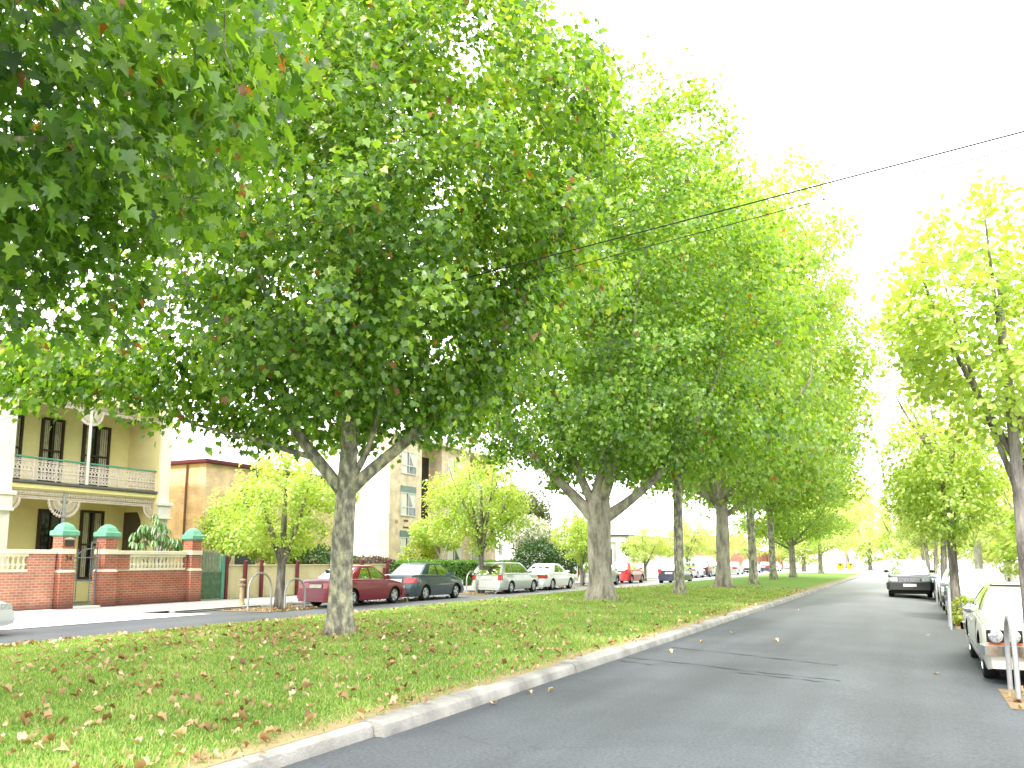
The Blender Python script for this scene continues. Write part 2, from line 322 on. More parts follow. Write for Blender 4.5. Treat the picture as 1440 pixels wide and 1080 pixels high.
MID_LEAF = [(0,.28,0),(0,0,0),(.48,.05,.13),(.4,.3,.1),(.55,.54,.12),(.29,.63,.07),(0,1,-.14),(-.29,.63,.07),(-.55,.54,.12),(-.4,.3,.1),(-.48,.05,.13)]
MID_TRI = [(0,i,i+1) for i in range(1,10)] + [(0,10,1)]

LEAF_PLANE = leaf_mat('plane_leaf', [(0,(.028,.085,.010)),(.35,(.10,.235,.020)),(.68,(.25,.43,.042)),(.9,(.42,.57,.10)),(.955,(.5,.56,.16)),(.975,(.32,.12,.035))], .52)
LEAF_LIME = leaf_mat('lime_leaf', [(0,(.15,.27,.035)),(.5,(.38,.54,.10)),(1,(.60,.70,.24))], .5)
LEAF_SHRUB = leaf_mat('shrub_leaf', [(0,(.014,.05,.010)),(.6,(.04,.11,.018)),(1,(.1,.2,.03))], .35)
LEAF_HEDGE = leaf_mat('hedge_leaf', [(0,(.05,.14,.012)),(.6,(.11,.27,.02)),(1,(.22,.40,.05))], .4)
LEAF_GREY = leaf_mat('blossom_leaf', [(0,(.10,.16,.07)),(.45,(.28,.36,.22)),(.6,(.62,.68,.66)),(1,(.8,.84,.86))], .35)
LEAF_GOLD = leaf_mat('golden_leaf', [(0,(.24,.33,.04)),(.5,(.42,.52,.07)),(1,(.6,.64,.16))], .45)
BARK_PLANE = bark_mat('plane_bark', [(.36,(.17,.16,.13)),(.44,(.21,.2,.165)),(.455,(.27,.26,.215)),(.53,(.31,.30,.245)),(.545,(.38,.36,.25)),(.60,(.41,.39,.27)),(.615,(.52,.48,.33))], 10., .5)
BARK_OLD = bark_mat('old_plane_bark', [(.3,(.15,.135,.11)),(.42,(.22,.2,.165)),(.5,(.3,.275,.225)),(.6,(.36,.33,.27)),(.7,(.44,.41,.32))], 4.5, .3, .8)
BARK_GREY = bark_mat('grey_bark', [(.3,(.10,.09,.08)),(.5,(.21,.19,.17)),(.7,(.34,.31,.28))], 9., .2, .9)
BARK_WHITE = bark_mat('white_bark', [(.3,(.5,.46,.42)),(.7,(.72,.7,.66))], 6.)

def colonize(P, par, attr, step, di, dk, iters, rng, up=.06, cap=9000):
    n = len(P); pos = np.zeros((cap,3)); pos[:n] = P; par = list(par)
    A = np.array(attr); D = np.full(len(A), 1e9); I = np.zeros(len(A), int)
    def upd(lo, hi):
        d = np.linalg.norm(A[:,None,:]-pos[None,lo:hi,:], axis=2); j = d.argmin(1); v = d[np.arange(len(A)), j]
        b = v < D; D[b] = v[b]; I[b] = j[b]+lo
    upd(0, n)
    for it in range(iters):
        act = D < di
        if not act.any(): break
        idx = I[act]; dirs = A[act]-pos[idx]; dirs /= np.maximum(np.linalg.norm(dirs, axis=1, keepdims=True), 1e-6)
        u, inv = np.unique(idx, return_inverse=True); S = np.zeros((len(u),3)); np.add.at(S, inv, dirs)
        S /= np.maximum(np.linalg.norm(S, axis=1, keepdims=True), 1e-6)
        S += rng.normal(0,.16,S.shape); S[:,2] += up; S /= np.maximum(np.linalg.norm(S, axis=1, keepdims=True), 1e-6)
        k = len(u)
        if n+k > cap: break
        pos[n:n+k] = pos[u]+S*step; par += list(u); upd(n, n+k); n += k
        keep = D > dk
        A = A[keep]; D = D[keep]; I = I[keep]
        if len(A) == 0: break
    return pos[:n], np.array(par)

def blob(rng, lobes):
    out = []
    for cx,cy,cz,rx,ry,rz,n in lobes:
        d = rng.normal(size=(n,3)); d /= np.linalg.norm(d, axis=1, keepdims=True)
        r = rng.random(n)**(1/2.0)
        out.append(np.array((cx,cy,cz)) + d*r[:,None]*np.array((rx,ry,rz)))
    return np.concatenate(out)

def make_tree(seedv, limbs, lobes, step, di, dk, tip, expo, bark, leafmat, nleaf, lsize, tmpl, tris, twig=.02, spread=.22,
              droop=.7, upn=1., zmin=None, tint=(.5,.2), flare=1.5, flareh=.8, sides=14, leafr=None, rough=.03, up=.06, iters=140, smax=None, minr=0):
    """limbs: list of (parent limb index or -1, list of (x,y,z,radius)); first point of a child limb joins the parent at its nearest node"""
    rng = np.random.default_rng(seedv)
    P, par, rad, strips = [], [], [], []
    for pi, pts in limbs:
        pts = [np.array(p, float) for p in pts]; dens = [pts[0]]
        for a, b in zip(pts[:-1], pts[1:]):
            k = max(1, int(np.linalg.norm(b[:3]-a[:3])/.3))
            dens += [a+(b-a)*(j+1)/k for j in range(k)]
        D = np.array(dens)
        if len(D) > 4:
            for _ in range(3): D[1:-1] = (D[:-2]+2*D[1:-1]+D[2:])/4
        if pi >= 0:
            lo, hi = strips[pi]; j = lo + int(np.argmin(np.linalg.norm(np.array(P[lo:hi])-D[0][:3], axis=1)))
        else: j = -1
        st = len(P)
        for d in D: P.append(d[:3]); par.append(j); rad.append(d[3]); j = len(P)-1
        strips.append((st, len(P)))
    ns = len(P)
    at = blob(rng, lobes)
    if zmin is not None: at = at[at[:,2] > zmin]
    pos, par = colonize(np.array(P), par, at, step, di, dk, iters, rng, up)
    n = len(pos); acc = np.zeros(n); r = np.zeros(n); kids = [[] for _ in range(n)]
    for i in range(n-1, -1, -1):
        r[i] = max(tip, acc[i]**(1/expo) if acc[i] > 0 else tip)
        if par[i] >= 0: acc[par[i]] += r[i]**expo; kids[par[i]].append(i)
    for i in range(ns): r[i] = rad[i]
    for i in range(ns, n): r[i] = min(r[i], r[par[i]]*.92 if par[i] < ns else r[i])
    if smax: r[ns:] = np.minimum(r[ns:], smax)
    mb = MB(); z0 = P[0][2]
    done = np.zeros(n, bool)
    order = [s[0] for s in strips] + list(range(ns, n))
    for s in order:
        if done[s]: continue
        ch = [s] if par[s] < 0 else [par[s], s]; i = s; done[s] = True
        while True:
            k = [q for q in kids[i] if not done[q]]
            if not k: break
            if i < ns:
                k2 = [q for q in k if q < ns and q == i+1]
                q = k2[0] if k2 else max(k, key=lambda q: r[q])
            else: q = max(k, key=lambda q: r[q])
            done[q] = True; ch.append(q); i = q
        rr = [r[j] for j in ch]
        if par[s] >= 0: rr[0] = min(r[ch[0]], r[s]*1.15)
        if max(rr) < minr: continue
        if par[s] < 0:
            ext = []
            pts = [pos[j] for j in ch]
            rr = [q*(1+(flare-1)*max(0, 1-(p[2]-z0)/flareh)**2) for p, q in zip(pts, rr)]
            pts[0] = pts[0]-np.array((0,0,.25))
        else: pts = [pos[j] for j in ch]
        sd = sides if max(rr) > .1 else (8 if max(rr) > .04 else 5 if max(rr) > .015 else 4)
        o = len(mb.v); mb.tube(pts, rr, sd, cap=True)
        if max(rr) > .1:
            for j in range(o, len(mb.v)):
                x, y, z = mb.v[j]; c = pts[(j-o)//sd]; ri = rr[(j-o)//sd]
                a = math.atan2(y-c[1], x-c[0])
                w = 1 + rough*(math.sin(3*a+z*1.3+seedv)+.7*math.sin(5*a-z*2.1)+.5*math.sin(2*a+z*4)) + (.12*max(0,1-(z-z0)/.5)*math.sin(5*a+seedv) if par[s] < 0 else 0)
                mb.v[j] = (c[0]+(x-c[0])*w, c[1]+(y-c[1])*w, z)
    me = bpy.data.meshes.new('trunk'); me.from_pydata(mb.v, [], mb.f); me.polygons.foreach_set('use_smooth', [True]*len(mb.f)); me.materials.append(bark); me.update()
    # leaves along the twigs
    tw = np.where(r[:n] < twig)[0]; tw = tw[tw >= ns]
    ctr = pos[ns:].mean(0)
    pick = tw[rng.integers(0, len(tw), nleaf)]
    C_ = pos[pick] + rng.normal(0, spread, (nleaf,3))
    if zmin is not None: C_[:,2] = np.maximum(C_[:,2], zmin-.5+rng.random(nleaf)*.5)
    out = C_-ctr; out[:,2] *= .5; out /= np.maximum(np.linalg.norm(out, axis=1, keepdims=True), 1e-6)
    Nn = np.array((0,0,upn)) + out*.6 + rng.normal(0,.62,(nleaf,3))
    Tn = out*.6 + rng.normal(0,.55,(nleaf,3)) + np.array((0,0,-droop))
    S_ = lsize*rng.uniform(.62,1.2,nleaf)
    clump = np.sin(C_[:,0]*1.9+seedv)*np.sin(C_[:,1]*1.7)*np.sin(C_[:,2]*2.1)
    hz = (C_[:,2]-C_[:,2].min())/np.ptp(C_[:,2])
    ti = np.clip(rng.normal(tint[0]-.06, tint[1]*.8, nleaf) + .15*clump + .26*hz, 0, .945)      # sunlit top and shaded underside put into the tint
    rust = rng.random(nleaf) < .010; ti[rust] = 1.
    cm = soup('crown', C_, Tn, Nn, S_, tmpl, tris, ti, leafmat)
    return me, cm
def place_tree(meshes, name, label, cat, loc, group=None, rz=0, scale=1., tilt=None, meshloc=(0,0,0), pale=None):
    root = thing(name, label, cat, loc, group, rz)
    root.scale = (scale,)*3 if not isinstance(scale, tuple) else scale
    for nm, me in zip(('trunk','crown'), meshes):
        o = bpy.data.objects.new(nm, me); COL.objects.link(o); o.parent = root
        o.location = (-meshloc[0], -meshloc[1], -meshloc[2])
        if pale and nm == 'crown': o.material_slots[0].link = 'OBJECT'; o.material_slots[0].material = pale
    return root

# ------------------------------------------------------------------ plane trees on the median
G_PL = 'plane trees along the grass median'
B1 = (-9.47, 12.6, .2)
t1 = make_tree(1, [
    (-1, [(-9.47,12.6,.2,0.228),(-9.42,12.5,1.0,0.210),(-9.34,12.42,1.7,0.200),(-9.2,12.31,2.86,0.188),(-9.12,12.24,3.4,0.152),(-9.06,12.1,5.04,0.104),(-9.18,11.8,6.6,0.080),(-9.41,11.6,8.6,0.056),(-9.4,11.8,10.6,0.036),(-9.3,12,12.6,0.016)]),
    (0, [(-9.22,12.31,2.75,0.120),(-9.44,12.15,3.18,0.116),(-9.88,11.86,3.69,0.096),(-10.16,11.64,4.27,0.080),(-10.22,11.45,5.3,0.060),(-10.2,11.2,6.3,0.044),(-10.6,10.9,7.6,0.024)]),
    (1, [(-9.7,11.98,3.45,0.056),(-10.29,11.67,3.63,0.044),(-10.86,11.36,3.88,0.036),(-11.67,10.96,4.01,0.027),(-12.69,10.36,4.72,0.019),(-14.05,9.61,5.42,0.010)]),
    (0, [(-9.2,12.31,2.8,0.120),(-8.8,12.45,3.24,0.112),(-8.12,12.69,3.76,0.096),(-7.06,13.01,4.91,0.080),(-6.1,13.27,6.2,0.064),(-5.44,13.38,7.48,0.048),(-4.7,13.57,8.89,0.024)]),
    (0, [(-9.15,12.31,3.0,0.072),(-8.85,12.4,3.37,0.064),(-8.63,12.4,4.01,0.048),(-8.44,12.3,5.3,0.032)]),
    (0, [(-9.2,12.31,3.1,0.096),(-9.6,12.9,4.0,0.080),(-10.3,13.9,5.6,0.056),(-10.9,14.8,7.4,0.032)]),
    (0, [(-9.2,12.31,3.3,0.080),(-8.7,11.6,4.4,0.064),(-8.0,10.7,6.0,0.040),(-7.5,10,7.8,0.024)]),
    ], [(-8.95,12.4,9.3,4.5,5.0,6.4,1500),(-8.95,12.4,6.0,4.2,4.6,2.4,460),(-12.4,10.6,5.0,1.7,1.3,1.0,90),(-13.6,9.8,5.5,1.2,1.0,.4,25),(-12.8,8.7,4.45,1.7,1.0,.5,110),(-11.9,9.2,4.6,.9,.9,.6,50),(-6,13,8.5,2.3,2.6,4,220),(-9.4,12.2,4.9,3.3,3.6,.8,110)],
    .3, 3.2, .62, .0065, 2.25, BARK_PLANE, LEAF_PLANE, 82000, .118, PLANE_LEAF, PLANE_TRI, twig=.021, spread=.24, zmin=3.85, tint=(.47,.23), flare=1.42, flareh=.9, sides=20)
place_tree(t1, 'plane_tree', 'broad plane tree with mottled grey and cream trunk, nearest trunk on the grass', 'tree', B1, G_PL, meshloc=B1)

B0 = (-9.2, .3, .2)
t0 = make_tree(2, [
    (-1, [(-9.2,.3,.2,.3),(-9.2,.35,2.9,.25),(-9.1,.5,5.5,.16),(-9,.7,9,.08),(-9,.8,12,.03)]),
    (0, [(-9.2,.35,2.8,0.063),(-8.4,1.3,3.9,0.050),(-7.2,2.8,4.6,0.034),(-5.9,4.2,5.0,0.019),(-5.0,5.0,5.2,0.008)]),
    (0, [(-9.2,.35,2.9,0.063),(-9.2,1.6,4.0,0.050),(-8.6,3.6,4.9,0.034),(-7.6,5.4,5.4,0.019),(-7.1,6.4,5.5,0.008)]),
    (0, [(-9.2,.35,3.0,0.059),(-10.4,1.8,4.4,0.042),(-11.2,4.0,5.6,0.025),(-11.4,6,6.2,0.013)]),
    ], [(-8.0,3.1,6.9,4.3,4.6,2.5,620),(-6.0,4.2,5.3,1.9,2.2,1.0,170),(-8.4,5.2,5.5,2.2,1.9,1.0,170),(-8.6,5.7,4.55,1.5,1.2,.7,110),(-9.6,6.2,4.9,1.2,1.2,.8,70),(-9,1,10,4.6,4.6,4,350),(-11.2,4.6,5.7,1.6,1.8,1.0,90)],
    .3, 3., .62, .006, 2.25, BARK_PLANE, LEAF_PLANE, 40000, .125, SHARP_LEAF, PLANE_TRI, twig=.02, spread=.24, zmin=3.85, tint=(.40,.22))
place_tree(t0, 'plane_tree', 'overhanging plane tree whose large dark leaves fill the top left corner', 'tree', B0, G_PL, meshloc=B0)

B2 = (-9.4, 26.8, .2)
t2 = make_tree(3, [
    (-1, [(-9.4,26.8,.2,0.417),(-9.4,26.65,1.2,0.378),(-9.38,26.5,2.2,0.378),(-9.37,26.34,3.1,0.424),(-9.3,26.3,3.7,0.318),(-9.07,26.27,4.62,0.197),(-8.8,26.2,6.5,0.151),(-8.7,26.2,9.5,0.106),(-8.6,26.3,13,0.053),(-8.5,26.3,16,0.023)]),
    (0, [(-9.4,26.3,2.9,0.227),(-9.85,26.05,3.5,0.197),(-10.19,25.85,3.91,0.151),(-11.3,25.12,5.21,0.121),(-12.43,24.44,6.3,0.084),(-13,24.2,8,0.045),(-13.4,24,9.6,0.023)]),
    (0, [(-9.4,26.3,3.2,0.182),(-9.66,26.11,3.91,0.151),(-10.11,25.67,5.33,0.121),(-10.6,25.3,7.2,0.084),(-10.9,25,9.6,0.045)]),
    (0, [(-9.3,26.4,2.9,0.227),(-8.9,26.6,3.2,0.197),(-8.51,26.75,3.45,0.151),(-7.47,27.07,4.39,0.129),(-6.54,27.33,5.57,0.106),(-5.6,27.6,7.4,0.068),(-5,27.6,9.4,0.038)]),
    (0, [(-9.3,26.4,3.3,0.166),(-8.7,25.7,4.4,0.129),(-7.9,24.8,5.8,0.090),(-7.2,23.6,7.6,0.053),(-6.8,22.8,9.4,0.023)]),
    (0, [(-9.3,26.4,3.3,0.166),(-9.2,27.4,4.4,0.137),(-9.3,28.8,6.2,0.090),(-9.3,30,8.5,0.045)]),
    ], [(-8.9,26.3,11.,6.3,6.2,7.6,1500),(-9.2,26.3,6.4,5.9,5.6,2.2,560),(-6.5,25.8,14.5,2.6,3.2,4.2,190),(-12,25,7.5,2.5,2.6,1.6,130)],
    .36, 3.8, .75, .0075, 2.25, BARK_OLD, LEAF_PLANE, 72000, .135, MID_LEAF, MID_TRI, twig=.024, spread=.28, zmin=4.2, flare=1.6, flareh=.9, sides=24, rough=.05, tint=(.5,.2))
place_tree(t2, 'plane_tree', 'stout old plane tree with a thick forked trunk, widest trunk on the median', 'tree', B2, G_PL, meshloc=B2)

def generic(seed, r0, fork, H, R, zb, n, thin):
    rng = random.Random(seed); L = [(-1, [(0,0,0,r0),(.02,0,fork*.5,r0*.88),(.05,.02,fork,r0*.84),(.0,.1,fork+1,r0*.6),(.1,.1,fork+4,r0*.42),(.0,-.1,H*.65,r0*.25),(0,0,H*.85,.03)])]
    k = 5; a0 = rng.random()*6
    for i in range(k):
        a = a0 + 2*PI*i/k + rng.uniform(-.3,.3); f = fork + (rng.uniform(-.15,.5) if not thin else rng.uniform(0,1.5)); q = r0*rng.uniform(.36,.5)
        pts = [(.05,.02,f,q)]
        for t, rr, h in ((.12,.9,.5),(.3,.75,1.5),(.55,.5,3.4),(.75,.25,5.8)):
            pts.append((R*t*math.cos(a+t*.4), R*t*math.sin(a+t*.4), f+h*rng.uniform(.85,1.15), q*rr))
        L.append((0, pts))
    lob = [(0,0,zb+(H-zb)*.47,R*.92,R*.92,(H-zb)*.5,800),(0,0,zb+1.7,R*.93,R*.93,1.6,330)]
    for i in range(4):
        a = rng.random()*6.28; lob.append((R*.55*math.cos(a),R*.55*math.sin(a),zb+(H-zb)*rng.uniform(.45,.72),R*.5,R*.5,(H-zb)*.28,120))
    return make_tree(seed, L, lob, .4, 4.2, .85, .009, 2.25, BARK_PLANE if thin else BARK_OLD, LEAF_PLANE, n, .185, MID_LEAF, MID_TRI, twig=.028, spread=.33, zmin=zb-.1, flare=1.5, sides=14, tint=(.56,.19), minr=.012)
gA = generic(11, .37, 3.2, 20.5, 7.6, 3.7, 36000, False)
gB = generic(12, .21, 4.4, 18, 6.8, 4.1, 32000, True)
LBL = [('slim plane tree with a tall straight pole-like trunk just right of the stout forked one', gB, (-8.4,33.2,.2), 0, (1,1,1.08)),
       ('plane tree with a sturdy forked trunk midway along the median', gA, (-8.8,44.,.2), .5, (1.04,1.04,1.17)),
       ('slender grey plane tree behind the sturdy forked mid-median tree', gB, (-8.3,50.1,.2), 2.1, (1.2,1.2,1.25)),
       ('pale-stemmed plane tree standing between two slender grey ones', gB, (-8.85,61.8,.2), 3.6, (1.2,1.2,1.08)),
       ('plane tree with low side limbs near the far tip of the grass', gA, (-8.5,70.1,.2), 2.6, (.78,.78,.72)),
       ('small plane tree beyond the end of the lawn, last of the median row', gA, (-8.5,93.,.2), 4.4, (.72,.72,.62))]
PALE1 = leaf_mat('plane_leaf_hazed', [(0,(.06,.15,.02)),(.35,(.17,.32,.04)),(.68,(.32,.48,.08)),(.9,(.48,.6,.16)),(.955,(.52,.56,.2)),(.975,(.42,.2,.07))], .5)  # mid-distance haze put into the leaf colour
PALE2 = leaf_mat('leaf_hazed', [(0,(.25,.36,.10)),(.5,(.46,.58,.22)),(1,(.66,.74,.42))], .5)  # haze of the far trees painted as paler leaves
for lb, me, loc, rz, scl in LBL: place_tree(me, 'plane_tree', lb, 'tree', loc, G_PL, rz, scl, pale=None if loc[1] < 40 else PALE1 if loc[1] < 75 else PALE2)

# ------------------------------------------------------------------ lime-green street trees
def street_tree_mesh(seed, H, R, zb, r0, stems, n, lsize, lean=(0,0), mat=LEAF_LIME, bark=BARK_GREY, fork=1.6, tint=(.5,.22)):
    rng = random.Random(seed); lx, ly = lean
    L = [(-1, [(0,0,0,r0),(lx*.2,ly*.2,fork*.5,r0*.9),(lx*.45,ly*.45,fork,r0*.82),(lx*.7,ly*.7,(fork+H)*.45,r0*.55),(lx,ly,H*.8,.02)])]
    a0 = rng.random()*6
    for i in range(stems):
        a = a0 + 2*PI*i/stems + rng.uniform(-.3,.3); f = fork*rng.uniform(.75,1.5); q = r0*rng.uniform(.42,.6)
        L.append((0, [(lx*.4,ly*.4,f,q),(lx*.4+R*.2*math.cos(a),ly*.4+R*.2*math.sin(a),f+.35*(H-f)*.6,q*.8),(lx*.6+R*.45*math.cos(a),ly*.6+R*.45*math.sin(a),f+.5*(H-f),q*.5),(lx*.7+R*.6*math.cos(a),ly*.7+R*.6*math.sin(a),f+.78*(H-f),q*.2)]))
    lob = [(lx*.7,ly*.7,zb+(H-zb)*.42,R,R,(H-zb)*.44,420),(lx,ly,zb+(H-zb)*.72,R*.55,R*.55,(H-zb)*.3,150)]
    for i in range(5):
        a = rng.random()*6.28; lob.append((lx*.6+R*.7*math.cos(a),ly*.6+R*.7*math.sin(a),zb+(H-zb)*rng.uniform(.15,.6),R*.42,R*.42,(H-zb)*.16,60))
    return make_tree(seed, L, lob, .2, 2.2, .42, .0045, 2.2, bark, mat, n, lsize, SMALL_LEAF, SMALL_TRI, twig=.014, spread=.13, zmin=zb, flare=1.25, flareh=.4, sides=10, tint=tint, droop=.25, upn=1.2, minr=.005)
G_SL = 'lime green street trees along the far footpath'; G_SR = 'lime green street trees along the right kerb'
sL1 = street_tree_mesh(21, 5.5, 2.5, 1.7, .17, 4, 11000, .115, (.1,.0), fork=1.25)
sL2 = street_tree_mesh(22, 7.0, 2.8, 2.0, .15, 6, 12000, .135, fork=2.3)
sF = street_tree_mesh(25, 7., 3.3, .7, .2, 6, 12000, .17, fork=1.5)
sR1 = street_tree_mesh(23, 6.5, 1.6, 3.15, .095, 6, 9500, .095, (-.12,-.6), fork=2.3)
sR2 = street_tree_mesh(24, 6.0, 1.75, 1.9, .12, 6, 9500, .11, (-.12,-.5), fork=2.5)
place_tree(sL1, 'street_tree', 'lime green tree with several grey stems between steel hoops beside the hydrant', 'tree', (-18.9,21.8,.0), G_SL, .6)
place_tree(sL2, 'street_tree', 'lime green tree with one straight stem in front of the clipped hedge', 'tree', (-18.9,36.2,.0), G_SL, 0)
far = [(50.,'thin young lime green tree beside the silver hatchback past the stout trunk',2.,sL2,.72),(64.,'pale lime tree behind the red hatchback, before the white garden wall',.7,sL1,.8),
       (78.,'yellowish lime tree between parked cars past the white garden wall',3.3,sL2,.85),(93.,'yellowish lime tree near the brick pier far up the street',1.3,sL1,1.),(112.,'hazy lime tree at the far end of the left footpath',4.,sL2,.95)]
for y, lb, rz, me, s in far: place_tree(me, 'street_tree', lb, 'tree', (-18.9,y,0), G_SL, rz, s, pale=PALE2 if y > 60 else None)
place_tree(sR1, 'street_tree', 'lime green tree with a leaning brown trunk in front of the old cream sedan', 'tree', (1.32,12.2,-.12), G_SR, 0)
place_tree(sR2, 'street_tree', 'lime green tree standing behind the old cream sedan beside a steel hoop', 'tree', (1.06,25.4,-.12), G_SR, 0, (1.05,1.05,1.15))
for y, lb, rz, me, s in ((37.,'lime tree beside the oncoming wagon, third along the right kerb',1.,sR2,1.),(49.,'lime tree just behind the oncoming wagon on the right kerb',2.6,sR1,.98),(61.,'lime tree past the oncoming wagon, fifth along the right kerb',4.,sR2,1.05),
                         (74.,'hazy lime tree, sixth along the right kerb',5.,sR1,1.),(88.,'hazy lime tree, seventh along the right kerb',.4,sR2,1.1),(104.,'hazy lime tree, farthest along the right kerb',2.,sR1,1.1)):
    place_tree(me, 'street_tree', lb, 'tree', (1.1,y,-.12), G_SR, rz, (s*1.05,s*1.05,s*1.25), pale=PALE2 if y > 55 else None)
# garden and verge trees set back on the right
for i, (x, y, s, me, lb) in enumerate(((5.2,22,1.0,sF,'lime tree behind the pale right-hand fence, beside the leaning brown trunk'),(5.6,34,1.05,sR1,'lime tree inside the right garden, behind the cream sedan roof'),(6.,50,.95,sF,'lime tree in the second garden on the right, left of the street blade post'),(6.5,70,1.1,sF,'pale lime tree far back in the right gardens'))):
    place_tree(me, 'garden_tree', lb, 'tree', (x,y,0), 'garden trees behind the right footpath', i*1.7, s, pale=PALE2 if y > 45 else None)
# distant trees closing the street
for i, (x, y, s, me, lb) in enumerate(((-14,128,1.6,sF,'round pale tree closing the street left of the yellow signs'),(-6,150,1.7,sF,'wide pale tree closing the street, behind the yellow signs'),(-1,132,1.5,sF,'pale tree on the far corner above the oncoming wagon'),
      (-20,165,2.2,sF,'tall pale tree behind the far corner, left end of the street'),(4,160,2.,sF,'wide pale tree behind the right street trees at the street end'),(-12,190,3.0,sL2,'tall hazy tree, farthest at the end of the street'),(8,120,1.4,sF,'pale tree on the far right corner past the kerb trees'))):
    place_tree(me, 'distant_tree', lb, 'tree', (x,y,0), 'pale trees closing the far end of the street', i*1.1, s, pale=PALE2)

# ------------------------------------------------------------------ grass blades, leaf litter, road leaves, tar lines
rng = np.random.default_rng(5)
ROOTS = ((-9.47,12.6,.52),(-9.4,26.8,.95),(-8.4,33.2,.4),(-8.8,44.,.7))
def blades():
    n0 = 900000
    u = rng.random(n0); y = 3.2*(40/3.2)**(u)             # denser towards the near end
    x = rng.uniform(MEDL+.05, KERBR-.22, n0)
    keep = (x/np.maximum(y,.1) > -1.75) & (rng.random(n0) < .62)
    x, y = x[keep], y[keep]
    dry = np.clip((x-(KERBR-.75))/.45, 0, 1); keep = rng.random(len(x)) > dry*.93
    x, y = x[keep], y[keep]
    for tx, ty, tr in ROOTS:
        dd = np.hypot(x-tx, y-ty); keep = dd > tr*(1+.35*np.sin(3*np.arctan2(y-ty,x-tx)+ty)) + .25*rng.random(len(x)); x, y = x[keep], y[keep]
    n = len(x)
    z = np.array([zmed(a,b) for a, b in zip(x, y)])
    tuft = np.sin(x*2.3+1)*np.sin(y*1.9)+.5*np.sin(x*5.1)*np.sin(y*4.3)
    S = rng.uniform(.035,.08,n)*(1+.25*tuft)*np.clip(.8+y/40,.8,1.7)
    T = rng.normal(0,.55,(n,3)); T[:,2] = 1
    Nn = rng.normal(0,1,(n,3)); Nn[:,2] *= .3
    ti = np.clip(rng.normal(.5,.18,n)+.12*tuft, 0, .93); br = rng.random(n) < .09; ti[br] = 1
    wid = np.clip(.05+y*.0035,.05,.16).mean()
    return soup('grass', np.stack([x,y,z-.008],1), T, Nn, S, [(-wid,0,0),(wid,0,0),(wid*.6,.6,.08),(0,1,.25),(-wid*.6,.6,.08)], [(0,1,2),(0,2,4),(4,2,3)], ti,
        leaf_mat('grass_blade', [(0,(.085,.175,.03)),(.5,(.215,.37,.075)),(.93,(.42,.54,.18)),(1,(.55,.47,.25))], .35, .03))
tag(link('grass', blades()), 'short green grass blades growing over the street median', kind='stuff')
LITTER = leaf_mat('dry_leaf', [(0,(.15,.08,.04)),(.3,(.33,.2,.10)),(.65,(.5,.36,.2)),(1,(.66,.56,.38))], .15, .04)
def litter():
    n = 5200; x = rng.uniform(MEDL+.1, KERBR-.1, n); y = 3+ (rng.random(n)**1.5)*42
    k = int(n*.03); x[:k] = KERBR-.25-np.abs(rng.normal(0,.8,k)); xk = x[:k]; xk[xk > KERBR-.1] -= .2
    k2 = int(n*.12); y[k:k+k2] = 12.6+rng.normal(0,2.2,k2); x[k:k+k2] = -9.4+rng.normal(0,1.8,k2)
    x = np.clip(x, MEDL+.1, KERBR-.02)
    k3 = int(n*.12); x[-k3:] = MEDL+.25+np.abs(rng.normal(0,.4,k3))
    z = np.array([zmed(min(a,KERBR-.2),b) for a, b in zip(x, y)])
    Nn = rng.normal(0,.5,(n,3)); Nn[:,2] += 1; T = rng.normal(0,1,(n,3)); T[:,2] *= .25
    return soup('leaf_litter', np.stack([x,y,z+rng.uniform(.02,.06,n)],1), T, Nn, rng.uniform(.035,.10,n)*rng.uniform(.7,1.2,n), [(a*1.05,b,c*3.2+.22*a*a+.18*(b-.5)**2*2) for a,b,c in PLANE_LEAF], PLANE_TRI, np.clip(rng.normal(.5,.25,n),0,1), LITTER)
tag(link('leaf_litter', litter()), 'brown fallen plane leaves scattered over the median grass', kind='stuff')
def litter2(name, xa, xb, yr, n, zz, label):
    x = rng.uniform(xa, xb, n); y = np.concatenate([rng.uniform(a,b,n//len(yr)+1) for a, b in yr])[:n]
    Nn = rng.normal(0,.4,(n,3)); Nn[:,2] += 1; T = rng.normal(0,1,(n,3)); T[:,2] *= .2
    tag(link(name, soup(name, np.stack([x,y,np.full(n,zz)+rng.uniform(.005,.04,n)],1), T, Nn, rng.uniform(.05,.13,n), [(a,b,c*3) for a,b,c in MID_LEAF], MID_TRI, np.clip(rng.normal(.55,.25,n),0,1), LITTER)), label, kind='stuff')
litter2('leaf_litter', -20.1, -17.9, ((20.2,23.5),(26,32),(34.6,41),(42,48)), 420, .01, 'dry leaves gathered in the gutter under the parked cars on the far side')
litter2('leaf_litter', .98, 2.9, ((11.5,13.0),(23.6,26.1),(36,38),(48,50)), 300, -.1, 'dry leaves lying in the earth squares around the right kerb trees')
one = soup('fallen_leaf', np.zeros((1,3)), np.array([[0,1,0.]]), np.array([[0,0,1.]]), np.array([.13]), [(a*1.1,b-.4,c*2.5+.3*a*a+.12) for a,b,c in PLANE_LEAF], PLANE_TRI, np.array([.8]), LITTER)
for i, (x, y) in enumerate([(-4.3,8.57),(-4.09,9.71),(-3.9,14.64),(.24,14.03),(-3.82,16.77),(-2.51,17.55),(-3.64,18.95),(-3.32,28.46),(-4.28,9.5),(.26,21.)]):
    o = link('fallen_leaf', one); o.location = (x,y,zroad(x)+.006); o.rotation_euler = (random.uniform(-.2,.2),random.uniform(-.2,.2),i*2.1); o.scale = (random.uniform(.5,.85),)*3
    tag(o, 'dry yellow brown leaf lying alone on the grey asphalt', 'fallen leaf', 'single dry leaves lying on the asphalt')
TAR = M('tar', (.026,.027,.029), .5)
mb = MB()
